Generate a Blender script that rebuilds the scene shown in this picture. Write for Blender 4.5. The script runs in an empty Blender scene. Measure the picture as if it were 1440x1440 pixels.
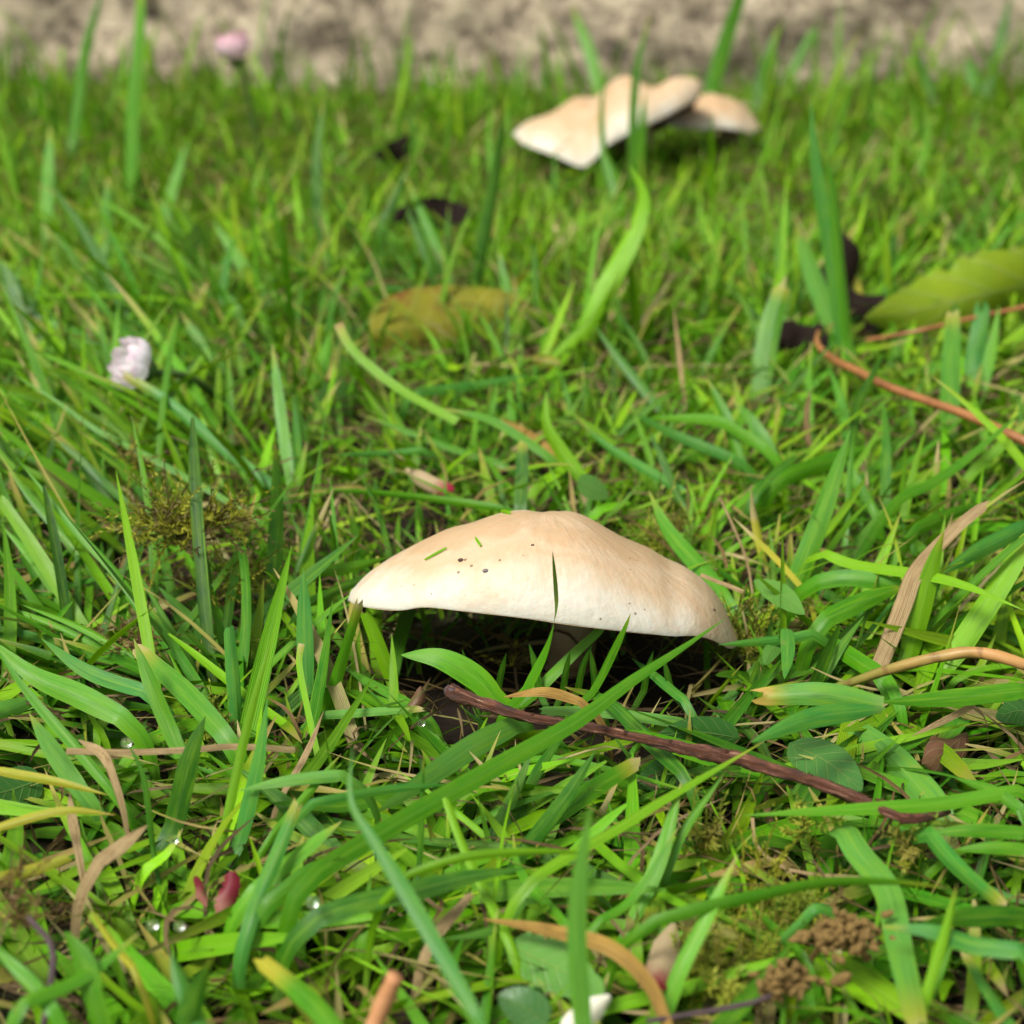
import bpy, bmesh, math, random
import numpy as np
from mathutils import Vector, Matrix, noise as mnoise

# ------------------------------------------------------------------ camera, world, sun, exposure
PITCH = math.radians(24.0)
CAM_H = 0.27
FPX = 2500.0                      # focal length in pixels of the 1440 px photograph
scene = bpy.context.scene
C = scene.collection
cam_d = bpy.data.cameras.new('camera')
cam = bpy.data.objects.new('camera', cam_d)
C.objects.link(cam)
cam.location = (0, 0, CAM_H)
cam.rotation_euler = (math.pi / 2 - PITCH, 0, 0)
cam_d.sensor_width = 36.0
cam_d.lens = 36.0 * FPX / 1440.0
cam_d.clip_start = 0.01
cam_d.clip_end = 200.0
cam_d.dof.use_dof = True
cam_d.dof.focus_distance = 0.495
cam_d.dof.aperture_fstop = 12.0
scene.camera = cam

world = bpy.data.worlds.new('World')
scene.world = world
world.use_nodes = True
wn = world.node_tree
wn.nodes.clear()
w_out = wn.nodes.new('ShaderNodeOutputWorld')
w_bg = wn.nodes.new('ShaderNodeBackground')
w_sky = wn.nodes.new('ShaderNodeTexSky')
w_hsv = wn.nodes.new('ShaderNodeHueSaturation')
w_sky.sky_type = 'NISHITA'
w_sky.sun_disc = False
SUN_EL, SUN_ROT = math.radians(57), math.radians(226)
w_sky.sun_elevation = SUN_EL
w_sky.sun_rotation = SUN_ROT
w_sky.air_density = 1.0
w_sky.dust_density = 3.0
w_hsv.inputs['Saturation'].default_value = 0.12      # cloud layer: the blue is washed out
w_bg.inputs['Strength'].default_value = 0.05
wn.links.new(w_sky.outputs[0], w_hsv.inputs['Color'])
wn.links.new(w_hsv.outputs[0], w_bg.inputs['Color'])
wn.links.new(w_bg.outputs[0], w_out.inputs[0])

sun_d = bpy.data.lights.new('sun', 'SUN')
sun_d.energy = 1.5
sun_d.angle = math.radians(18)
sun_d.color = (1.0, 0.965, 0.90)
sun = bpy.data.objects.new('sun', sun_d)
C.objects.link(sun)
_sd = Vector((math.sin(SUN_ROT) * math.cos(SUN_EL), math.cos(SUN_ROT) * math.cos(SUN_EL), math.sin(SUN_EL)))
sun.rotation_euler = _sd.to_track_quat('Z', 'Y').to_euler()
sun.location = (0, 0, 3)

scene.view_settings.view_transform = 'Standard'
scene.view_settings.look = 'None'
scene.view_settings.gamma = 1.0
scene.view_settings.exposure = 1.80
scene.render.engine = 'CYCLES'
scene.cycles.max_bounces = 7
scene.cycles.diffuse_bounces = 2
scene.cycles.transmission_bounces = 5

rng = np.random.default_rng(7)
random.seed(7)

# ------------------------------------------------------------------ helpers
FWD = np.array([0, math.cos(PITCH), -math.sin(PITCH)])
UPV = np.array([0, math.sin(PITCH), math.cos(PITCH)])
CAMP = np.array([0, 0, CAM_H])


def ray(px, py):
    return FWD * FPX + np.array([1.0, 0, 0]) * (px - 720) + UPV * (720 - py)


def at_z(px, py, z):
    r = ray(px, py)
    return CAMP + r * ((z - CAM_H) / r[2])


def at_y(px, py, y):
    r = ray(px, py)
    return CAMP + r * (y / r[1])


def depth(p):
    return float(np.dot(np.asarray(p) - CAMP, FWD))


def srgb(r, g, b):
    f = lambda c: (c / 255 / 12.92) if c / 255 <= 0.04045 else ((c / 255 + 0.055) / 1.055) ** 2.4
    return (f(r), f(g), f(b))


def catmull(pts, n):
    P = np.asarray(pts, float)
    if len(P) == 2:
        t = np.linspace(0, 1, n)[:, None]
        return P[0] * (1 - t) + P[1] * t
    Q = np.vstack([2 * P[0] - P[1], P, 2 * P[-1] - P[-2]])
    d = np.linalg.norm(np.diff(P, axis=0), axis=1)
    s = np.concatenate([[0], np.cumsum(d)])
    s /= s[-1]
    out = []
    for t in np.linspace(0, 1, n):
        i = min(len(P) - 2, max(0, int(np.searchsorted(s, t, 'right') - 1)))
        u = (t - s[i]) / max(1e-9, s[i + 1] - s[i])
        p0, p1, p2, p3 = Q[i], Q[i + 1], Q[i + 2], Q[i + 3]
        out.append(0.5 * (2 * p1 + (p2 - p0) * u + (2 * p0 - 5 * p1 + 4 * p2 - p3) * u * u + (3 * p1 - p0 - 3 * p2 + p3) * u ** 3))
    return np.array(out)


def mesh_np(name, V, Q, smooth=True, col=None, st=None):
    """mesh from numpy arrays, faces as an (m,4) or (m,3) index array"""
    V = np.asarray(V, np.float32); Q = np.asarray(Q, np.int32)
    me = bpy.data.meshes.new(name)
    k = Q.shape[1]
    me.vertices.add(len(V)); me.vertices.foreach_set('co', V.ravel())
    me.loops.add(Q.size); me.loops.foreach_set('vertex_index', Q.ravel())
    me.polygons.add(len(Q))
    me.polygons.foreach_set('loop_start', np.arange(0, Q.size, k, dtype=np.int32))
    me.polygons.foreach_set('loop_total', np.full(len(Q), k, np.int32))
    me.polygons.foreach_set('use_smooth', np.full(len(Q), smooth))
    me.update(calc_edges=True)
    if col is not None:
        a = me.attributes.new('col', 'FLOAT_COLOR', 'POINT')
        c = np.ones((len(V), 4), np.float32); c[:, :3] = col
        a.data.foreach_set('color', c.ravel())
    if st is not None:
        a = me.attributes.new('st', 'FLOAT_VECTOR', 'POINT')
        a.data.foreach_set('vector', np.asarray(st, np.float32).ravel())
    return me


def link(name, me, mat, parent=None, label=None, cat=None, group=None, kind=None):
    o = bpy.data.objects.new(name, me)
    C.objects.link(o)
    if me is not None and mat is not None and len(me.materials) == 0:
        me.materials.append(mat)
    if parent is not None:
        o.parent = parent
    if label: o['label'] = label
    if cat: o['category'] = cat
    if group: o['group'] = group
    if kind: o['kind'] = kind
    return o


def grid_faces(nr, nc, wrap=False):
    f = []
    for i in range(nr - 1):
        for j in range(nc if wrap else nc - 1):
            j2 = (j + 1) % nc
            f.append((i * nc + j, i * nc + j2, (i + 1) * nc + j2, (i + 1) * nc + j))
    return np.array(f, np.int32)


def tube(path, radii, nseg=10, bump=0.0, seed=0, cap=True):
    P = np.asarray(path, float); n = len(P)
    R = np.broadcast_to(np.asarray(radii, float), (n,))
    T = np.gradient(P, axis=0); T /= np.linalg.norm(T, axis=1)[:, None] + 1e-12
    ref = np.array([0.3, 0.2, 1.0]); V = []
    for i in range(n):
        a = np.cross(T[i], ref); a /= np.linalg.norm(a) + 1e-12
        b = np.cross(T[i], a)
        for j in range(nseg):
            th = 2 * math.pi * j / nseg
            r = R[i] * (1 + bump * mnoise.noise(Vector((math.cos(th) * 1.5 + seed, math.sin(th) * 1.5, i * 0.17))) + 0.3 * bump * mnoise.noise(Vector((math.cos(th) * 4, math.sin(th) * 4 + seed, i * 0.6))))
            V.append(P[i] + r * (math.cos(th) * a + math.sin(th) * b))
    F = [list(q) for q in grid_faces(n, nseg, True)]
    V = [tuple(v) for v in V]
    if cap:
        V.append(tuple(P[0])); c0 = len(V) - 1
        V.append(tuple(P[-1])); c1 = len(V) - 1
        for j in range(nseg):
            F.append([c0, (j + 1) % nseg, j])
            F.append([c1, (n - 1) * nseg + j, (n - 1) * nseg + (j + 1) % nseg])
    me = bpy.data.meshes.new('tube')
    me.from_pydata(V, [], F)
    me.polygons.foreach_set('use_smooth', np.full(len(me.polygons), True))
    a = me.attributes.new('st', 'FLOAT_VECTOR', 'POINT')
    st = np.zeros((len(V), 3), np.float32)
    for i in range(n):
        st[i * nseg:(i + 1) * nseg, 1] = i / (n - 1)
        st[i * nseg:(i + 1) * nseg, 0] = np.arange(nseg) / nseg
    st[len(V) - 1, 1] = 1
    a.data.foreach_set('vector', st.ravel())
    return me


# ------------------------------------------------------------------ materials
class NT:
    def __init__(s, name):
        s.m = bpy.data.materials.new(name); s.m.use_nodes = True
        s.t = s.m.node_tree; s.t.nodes.clear()
        s.out = s.n('ShaderNodeOutputMaterial')

    def n(s, typ, **kw):
        nd = s.t.nodes.new(typ)
        for k, v in kw.items(): setattr(nd, k, v)
        return nd

    def l(s, a, b): s.t.links.new(a, b)

    def val(s, sock, v):
        if hasattr(v, 'bl_idname') or isinstance(v, bpy.types.NodeSocket): s.l(v, sock)
        else: sock.default_value = v

    def math(s, op, a, b=0.0, clamp=False):
        nd = s.n('ShaderNodeMath', operation=op, use_clamp=clamp)
        s.val(nd.inputs[0], a); s.val(nd.inputs[1], b)
        return nd.outputs[0]

    def mix(s, fac, a, b, mode='MIX'):
        nd = s.n('ShaderNodeMix', data_type='RGBA', blend_type=mode)
        s.val(nd.inputs[0], fac)
        for i, v in ((6, a), (7, b)):
            if isinstance(v, tuple): nd.inputs[i].default_value = (*v[:3], 1)
            else: s.l(v, nd.inputs[i])
        return nd.outputs[2]

    def noise(s, vec, scale, detail=4, rough=0.55):
        nd = s.n('ShaderNodeTexNoise')
        if vec is not None: s.l(vec, nd.inputs['Vector'])
        nd.inputs['Scale'].default_value = scale; nd.inputs['Detail'].default_value = detail
        nd.inputs['Roughness'].default_value = rough
        return nd.outputs['Fac']

    def ramp(s, fac, stops):
        nd = s.n('ShaderNodeValToRGB'); e = nd.color_ramp.elements
        while len(e) < len(stops): e.new(0.5)
        for el, (p, c) in zip(e, stops):
            el.position = p; el.color = (*c, 1) if len(c) == 3 else c
        s.l(fac, nd.inputs[0])
        return nd.outputs[0]

    def obj(s): return s.n('ShaderNodeTexCoord').outputs['Object']

    def attr(s, name): return s.n('ShaderNodeAttribute', attribute_name=name)

    def bump(s, h, strength, dist):
        nd = s.n('ShaderNodeBump'); nd.inputs['Strength'].default_value = strength
        nd.inputs['Distance'].default_value = dist; s.l(h, nd.inputs['Height'])
        return nd.outputs[0]

    def pbr(s, color, rough=0.6, spec=0.3, normal=None, **kw):
        p = s.n('ShaderNodeBsdfPrincipled')
        if isinstance(color, tuple): p.inputs['Base Color'].default_value = (*color, 1)
        else: s.l(color, p.inputs['Base Color'])
        s.val(p.inputs['Roughness'], rough)
        p.inputs['Specular IOR Level'].default_value = spec
        if normal is not None: s.l(normal, p.inputs['Normal'])
        for k, v in kw.items(): p.inputs[k].default_value = v
        return p.outputs[0]

    def done(s, sh): s.l(sh, s.out.inputs[0]); return s.m


def mat_blade(name, trans=0.29, spots=True, rough=0.45, freq=30.0, bst=0.3, spec=0.24):
    m = NT(name)
    col = m.attr('col').outputs['Color']
    st = m.n('ShaderNodeSeparateXYZ'); m.l(m.attr('st').outputs['Vector'], st.inputs[0])
    u, t, r = st.outputs
    stripe = m.math('SINE', m.math('ADD', m.math('MULTIPLY', u, freq), m.math('MULTIPLY', r, 6.0)))
    mid = m.math('SUBTRACT', 1.0, m.math('MULTIPLY', m.math('ABSOLUTE', u), 9.0), clamp=True)
    oc = m.obj()
    nz = m.noise(oc, 160, 3)
    c = m.mix(m.math('MULTIPLY', m.math('ADD', m.math('MULTIPLY', stripe, 0.5), 0.5), m.math('ADD', 0.08, m.math('MULTIPLY', r, 0.22))), col, (0.02, 0.05, 0.004))
    c = m.mix(m.math('MULTIPLY', mid, 0.22), c, (0.30, 0.42, 0.10))
    c = m.mix(m.math('MULTIPLY', m.math('SUBTRACT', nz, 0.35, clamp=True), 0.8), c, (0.13, 0.27, 0.005))
    cst = m.n('ShaderNodeCombineXYZ')
    m.l(m.math('MULTIPLY', u, 3.5), cst.inputs[0]); m.l(m.math('MULTIPLY', t, 3.0), cst.inputs[1]); m.l(m.math('MULTIPLY', r, 60.0), cst.inputs[2])
    sn = m.noise(cst.outputs[0], 1.0, 4, 0.6)
    c = m.mix(m.math('MULTIPLY', m.math('SUBTRACT', sn, 0.5, clamp=True), 2.6, clamp=True), c, (0.17, 0.33, 0.008))
    c = m.mix(m.math('MULTIPLY', m.math('SUBTRACT', 0.46, sn, clamp=True), 2.6, clamp=True), c, (0.012, 0.075, 0.004))
    if spots:
        n2 = m.noise(oc, 75, 5, 0.7)
        sp = m.math('MULTIPLY', m.math('SUBTRACT', n2, 0.66, clamp=True), 9.0, clamp=True)
        c = m.mix(m.math('MULTIPLY', sp, 0.65), c, (0.30, 0.20, 0.06))
    h = m.math('ADD', stripe, m.math('MULTIPLY', nz, 1.5))
    nrm = m.bump(h, bst, 0.00025)
    p = m.pbr(c, m.math('ADD', rough - 0.1, m.math('MULTIPLY', nz, 0.20)), spec, nrm)
    tr = m.n('ShaderNodeBsdfTranslucent')
    m.l(m.mix(0.5, c, (0.15, 0.42, 0.003), 'MIX'), tr.inputs['Color']); m.l(nrm, tr.inputs['Normal'])
    ms = m.n('ShaderNodeMixShader'); ms.inputs[0].default_value = trans
    m.l(p, ms.inputs[1]); m.l(tr.outputs[0], ms.inputs[2])
    return m.done(ms.outputs[0])


def mat_dry(name):
    m = NT(name)
    col = m.attr('col').outputs['Color']
    st = m.n('ShaderNodeSeparateXYZ'); m.l(m.attr('st').outputs['Vector'], st.inputs[0])
    u, t, r = st.outputs
    stripe = m.math('SINE', m.math('MULTIPLY', u, 31.0))
    oc = m.obj(); nz = m.noise(oc, 110, 5, 0.65)
    c = m.mix(m.math('MULTIPLY', m.math('ADD', stripe, 1.0), 0.05), col, (0.10, 0.06, 0.02))
    c = m.mix(m.math('MULTIPLY', m.math('SUBTRACT', nz, 0.45, clamp=True), 1.6, clamp=True), c, (0.13, 0.07, 0.025))
    cst = m.n('ShaderNodeCombineXYZ')
    m.l(m.math('MULTIPLY', u, 5.0), cst.inputs[0]); m.l(m.math('MULTIPLY', t, 5.0), cst.inputs[1]); m.l(m.math('MULTIPLY', r, 60.0), cst.inputs[2])
    sn = m.noise(cst.outputs[0], 1.0, 5, 0.65)
    c = m.mix(m.math('MULTIPLY', m.math('SUBTRACT', sn, 0.48, clamp=True), 4.0, clamp=True), c, (0.16, 0.085, 0.03))
    c = m.mix(m.math('MULTIPLY', m.math('SUBTRACT', 0.45, sn, clamp=True), 4.0, clamp=True), c, (0.42, 0.32, 0.18))
    nrm = m.bump(m.math('ADD', stripe, m.math('MULTIPLY', m.math('ADD', nz, sn), 2.0)), 0.6, 0.0005)
    p = m.pbr(c, 0.65, 0.2, nrm)
    tr = m.n('ShaderNodeBsdfTranslucent'); m.l(c, tr.inputs['Color'])
    ms = m.n('ShaderNodeMixShader'); ms.inputs[0].default_value = 0.2
    m.l(p, ms.inputs[1]); m.l(tr.outputs[0], ms.inputs[2])
    return m.done(ms.outputs[0])


def mat_leaf(name, c1, c2, c3=None, trans=0.25, rough=0.4, vein=0.25, patch=0.5, spec=0.4):
    m = NT(name)
    st = m.n('ShaderNodeSeparateXYZ'); m.l(m.attr('st').outputs['Vector'], st.inputs[0])
    u, t, r = st.outputs
    oc = m.obj()
    nz = m.noise(oc, 55, 5, 0.6); n2 = m.noise(oc, 400, 2)
    c = m.mix(m.math('MULTIPLY', m.math('SUBTRACT', nz, 0.3, clamp=True), 2.2, clamp=True), c1, c2)
    if c3 is not None:
        n3 = m.noise(oc, 34, 6, 0.7)
        c = m.mix(m.math('MULTIPLY', m.math('SUBTRACT', n3, patch, clamp=True), 7.0, clamp=True), c, c3)
    au = m.math('ABSOLUTE', u)
    sv = m.math('SINE', m.math('ADD', m.math('MULTIPLY', t, 42.0), m.math('MULTIPLY', au, -9.0)))
    svp = m.math('MULTIPLY', m.math('SUBTRACT', sv, 0.82, clamp=True), 4.0, clamp=True)
    mid = m.math('SUBTRACT', 1.0, m.math('MULTIPLY', au, 14.0), clamp=True)
    v = m.math('MAXIMUM', svp, mid)
    c = m.mix(m.math('MULTIPLY', v, vein), c, (0.30, 0.36, 0.10))
    nrm = m.bump(m.math('ADD', m.math('MULTIPLY', v, -1.0), m.math('MULTIPLY', n2, 0.8)), 0.5, 0.0004)
    p = m.pbr(c, rough, spec, nrm)
    tr = m.n('ShaderNodeBsdfTranslucent'); m.l(c, tr.inputs['Color'])
    ms = m.n('ShaderNodeMixShader'); ms.inputs[0].default_value = trans
    m.l(p, ms.inputs[1]); m.l(tr.outputs[0], ms.inputs[2])
    return m.done(ms.outputs[0])


def mat_simple(name, c1, c2, scale=120, rough=0.6, spec=0.3, bump=0.3, bdist=0.0006, sss=0.0):
    m = NT(name)
    oc = m.obj(); nz = m.noise(oc, scale, 6, 0.65)
    c = m.mix(m.math('MULTIPLY', m.math('SUBTRACT', nz, 0.3, clamp=True), 2.5, clamp=True), c1, c2)
    kw = {}
    if sss: kw = {'Subsurface Weight': sss, 'Subsurface Scale': 0.003}
    return m.done(m.pbr(c, rough, spec, m.bump(nz, bump, bdist), **kw))


M_GRASS = mat_blade('grass_green')
M_HERO = mat_blade('grass_green_wide', freq=50.0, bst=0.26, rough=0.38, spec=0.34)
M_DRY = mat_dry('grass_straw')


def mat_cap():
    m = NT('mushroom_cap_skin')
    col = m.attr('col').outputs['Color']
    st = m.n('ShaderNodeSeparateXYZ'); m.l(m.attr('st').outputs['Vector'], st.inputs[0])
    u, t, r = st.outputs                      # u angle/2pi, t radius, r margin amount
    oc = m.obj()
    n1 = m.noise(oc, 45, 5, 0.6)
    # radial fibrils
    cmb = m.n('ShaderNodeCombineXYZ'); m.l(m.math('MULTIPLY', u, 55.0), cmb.inputs[0]); m.l(m.math('MULTIPLY', t, 2.5), cmb.inputs[1])
    fib = m.noise(cmb.outputs[0], 1.0, 3)
    cream = srgb(192, 187, 172); tan = srgb(178, 153, 121); deep = srgb(170, 137, 102)
    k = m.math('ADD', m.math('MULTIPLY', m.math('SUBTRACT', n1, 0.5), 1.5), m.math('SUBTRACT', 1.0, r), clamp=True)
    k = m.math('ADD', k, m.math('MULTIPLY', m.math('SUBTRACT', fib, 0.5), 0.28), clamp=True)
    c = m.ramp(k, [(0.0, cream), (0.3, srgb(186, 171, 147)), (0.62, tan), (0.8, srgb(180, 158, 128)), (1.0, srgb(173, 145, 111))])
    n5 = m.noise(oc, 26, 3)
    c = m.mix(m.math('MULTIPLY', m.math('SUBTRACT', n5, 0.55, clamp=True), 2.2, clamp=True), c, deep)
    # dirt specks
    vo = m.n('ShaderNodeTexVoronoi'); m.l(oc, vo.inputs['Vector']); vo.inputs['Scale'].default_value = 260
    msk = m.noise(oc, 60, 3)
    rad = m.math('MULTIPLY', m.math('SUBTRACT', msk, 0.40, clamp=True), 0.5)
    sp = m.math('LESS_THAN', vo.outputs['Distance'], rad)
    c = m.mix(m.math('MULTIPLY', sp, 0.75), c, (0.10, 0.06, 0.03))
    h = m.math('ADD', m.math('MULTIPLY', fib, 0.6), m.math('ADD', m.math('MULTIPLY', m.noise(oc, 420, 4), 0.35), m.math('MULTIPLY', n1, 0.8)))
    nrm = m.bump(h, 0.6, 0.0014)
    return m.done(m.pbr(c, 0.5, 0.3, nrm, **{'Subsurface Weight': 0.25, 'Subsurface Scale': 0.004}))


M_CAP = mat_cap()
M_GILL = mat_simple('mushroom_gill', srgb(214, 196, 160), srgb(190, 164, 124), 90, 0.7, 0.2)
M_GILL_OLD = mat_simple('mushroom_gill_aged', srgb(140, 112, 70), srgb(92, 66, 38), 90, 0.75, 0.2)
M_STEM = mat_simple('mushroom_stem', srgb(160, 144, 112), srgb(125, 104, 72), 70, 0.65, 0.25, 0.4, 0.001, 0.2)


# ------------------------------------------------------------------ ground and wall
def ground_z(x, y):
    z = 0.004 * math.sin(x * 9 + 1.3) * math.cos(y * 7) + 0.006 * mnoise.noise(Vector((x * 6, y * 6, 1)))
    z += 0.002 * mnoise.noise(Vector((x * 45, y * 45, 4)))
    z += 0.0025 * mnoise.noise(Vector((x * 130, y * 130, 2)))
    d = ((x - 0.005) / 0.06) ** 2 + ((y - 0.475) / 0.045) ** 2
    return z - 0.006 * math.exp(-d)


def ground_np(x, y):
    return np.array([ground_z(a, b) for a, b in zip(np.ravel(x), np.ravel(y))]).reshape(np.shape(x))


m = NT('soil')
oc = m.obj(); n1 = m.noise(oc, 40, 8, 0.7); n2 = m.noise(oc, 9, 4)
c = m.ramp(n1, [(0.25, (0.006, 0.004, 0.003)), (0.55, (0.018, 0.012, 0.008)), (0.8, (0.045, 0.03, 0.018))])
c = m.mix(m.math('MULTIPLY', m.math('SUBTRACT', n2, 0.45, clamp=True), 1.5, clamp=True), c, (0.04, 0.055, 0.012))
M_SOIL = m.done(m.pbr(c, 0.9, 0.15, m.bump(n1, 0.8, 0.004)))

xs = np.concatenate([np.linspace(-12, -0.9, 10), np.linspace(-0.84, 0.84, 147), np.linspace(0.9, 12, 10)])
ys = np.concatenate([np.linspace(-12, 0.0, 9), np.linspace(0.1, 1.6, 136), np.linspace(1.8, 14, 9)])
GX, GY = np.meshgrid(xs, ys)
GZ = np.where((np.abs(GX) < 0.85) & (GY > 0.05) & (GY < 1.65), ground_np(GX, GY), 0.0)
me = mesh_np('ground', np.stack([GX, GY, GZ], -1).reshape(-1, 3), grid_faces(len(ys), len(xs)))
link('ground', me, M_SOIL, kind='structure')

WALL_Y = 1.43
m = NT('weathered_concrete')
oc = m.obj()
n1 = m.noise(oc, 30, 9, 0.80); n2 = m.noise(oc, 60, 5, 0.6); n3 = m.noise(oc, 6, 3)
c = m.ramp(n1, [(0.36, srgb(54, 48, 42)), (0.44, srgb(130, 117, 99)), (0.51, srgb(180, 164, 140)), (0.60, srgb(220, 204, 174))])
c = m.mix(m.math('MULTIPLY', m.math('SUBTRACT', n3, 0.5, clamp=True), 2.0, clamp=True), c, srgb(186, 174, 158))
vo = m.n('ShaderNodeTexVoronoi'); m.l(oc, vo.inputs['Vector']); vo.inputs['Scale'].default_value = 48
pit = m.math('MULTIPLY', m.math('LESS_THAN', vo.outputs['Distance'], m.math('MULTIPLY', m.math('SUBTRACT', n1, 0.38, clamp=True), 1.6)), 0.45)
c = m.mix(pit, c, srgb(96, 84, 72))
c = m.mix(m.math('MULTIPLY', m.math('SUBTRACT', n2, 0.55, clamp=True), 2.0, clamp=True), c, srgb(120, 112, 72))
M_WALL = m.done(m.pbr(c, 0.92, 0.15, m.bump(m.math('ADD', n1, n2), 0.7, 0.008)))
nx, nz = 300, 60
X, Z = np.meshgrid(np.linspace(-2.2, 2.2, nx), np.linspace(-0.08, 0.62, nz))
D = np.array([mnoise.fractal(Vector((a * 9, 3.3, b * 9)), 0.8, 2.1, 5) * 0.011 + 0.006 * mnoise.noise(Vector((a * 42, 1, b * 42)))
              for a, b in zip(X.ravel(), Z.ravel())]).reshape(X.shape)
front = np.stack([X, WALL_Y - D, Z], -1).reshape(-1, 3)
back = np.stack([X[-1], np.full(nx, WALL_Y + 0.3), Z[-1] - 0.01], -1)
backb = np.stack([X[0], np.full(nx, WALL_Y + 0.3), Z[0]], -1)
F = grid_faces(nz + 2, nx)
link('concrete_wall', mesh_np('concrete_wall', np.vstack([front, back, backb]), F), M_WALL,
     label='weathered tan concrete wall standing behind the lawn', cat='wall')

# ------------------------------------------------------------------ mushrooms
def interp(poly, x):
    p = np.array(poly, float)
    return np.interp(x, p[:, 0], p[:, 1])


def smooth1(v, k):
    ker = np.hanning(2 * k + 3)[1:-1]; ker /= ker.sum()
    pad = np.concatenate([np.full(k, v[0]), v, np.full(k, v[-1])])
    return np.convolve(pad, ker, 'valid')


class CapShape:
    """cap whose margin and crown follow traced outlines; solid in depth"""
    def __init__(s, frontp, topp, yc, ry, zback, nexp=0.62, ymap=None):
        s.x0, s.x1 = frontp[0][0], frontp[-1][0]
        s.yc, s.ry, s.n = yc, ry, nexp
        A = np.linspace(-1, 1, 121)
        px = s.x0 + (A + 1) / 2 * (s.x1 - s.x0)
        fy = smooth1(interp(frontp, px), 2); ty = smooth1(interp(topp, px), 1)
        s.A = A
        sq = np.sqrt(np.maximum(0, 1 - A * A))
        s.X = np.array([at_y(p, f, yc)[0] for p, f in zip(px, fy)])
        s.ZF = np.array([at_y(p, f, yc - ry * q)[2] for p, f, q in zip(px, fy, sq)])
        tip = np.interp(A, [-1, 1], [s.ZF[0], s.ZF[-1]])
        s.ZB = tip * (1 - sq) + np.minimum(zback, tip) * sq
        W = np.linspace(-1, 1, 81)
        H = []
        for i in range(len(A)):
            q = sq[i]
            lo, hi = 0.0, 0.12
            for _ in range(30):
                h = (lo + hi) / 2
                z = s.ZF[i] + (s.ZB[i] - s.ZF[i]) * (W + 1) / 2 + h * (1 - W * W) ** s.n
                y = yc + ry * q * W
                v = np.stack([np.full_like(y, s.X[i]), y, z], -1) - CAMP
                pyv = 720 - FPX * (v @ UPV) / (v @ FWD)
                if pyv.min() > ty[i]: lo = h
                else: hi = h
            H.append(h)
        s.H = smooth1(np.array(H), 2); s.H[0] = s.H[-1] = 0

    def pt(s, a, b, under=False):
        q = np.sqrt(np.maximum(1e-9, 1 - a * a)); w = np.clip(b / q, -1, 1)
        X = np.interp(a, s.A, s.X); zf = np.interp(a, s.A, s.ZF); zb = np.interp(a, s.A, s.ZB); H = np.interp(a, s.A, s.H)
        base = zf + (zb - zf) * (w + 1) / 2
        if under: z = base + 0.42 * H * (1 - w * w) - 0.0002
        else: z = base + H * np.maximum(0, 1 - w * w) ** s.n
        return np.stack([X, s.yc + s.ry * b, z], -1)


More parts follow.
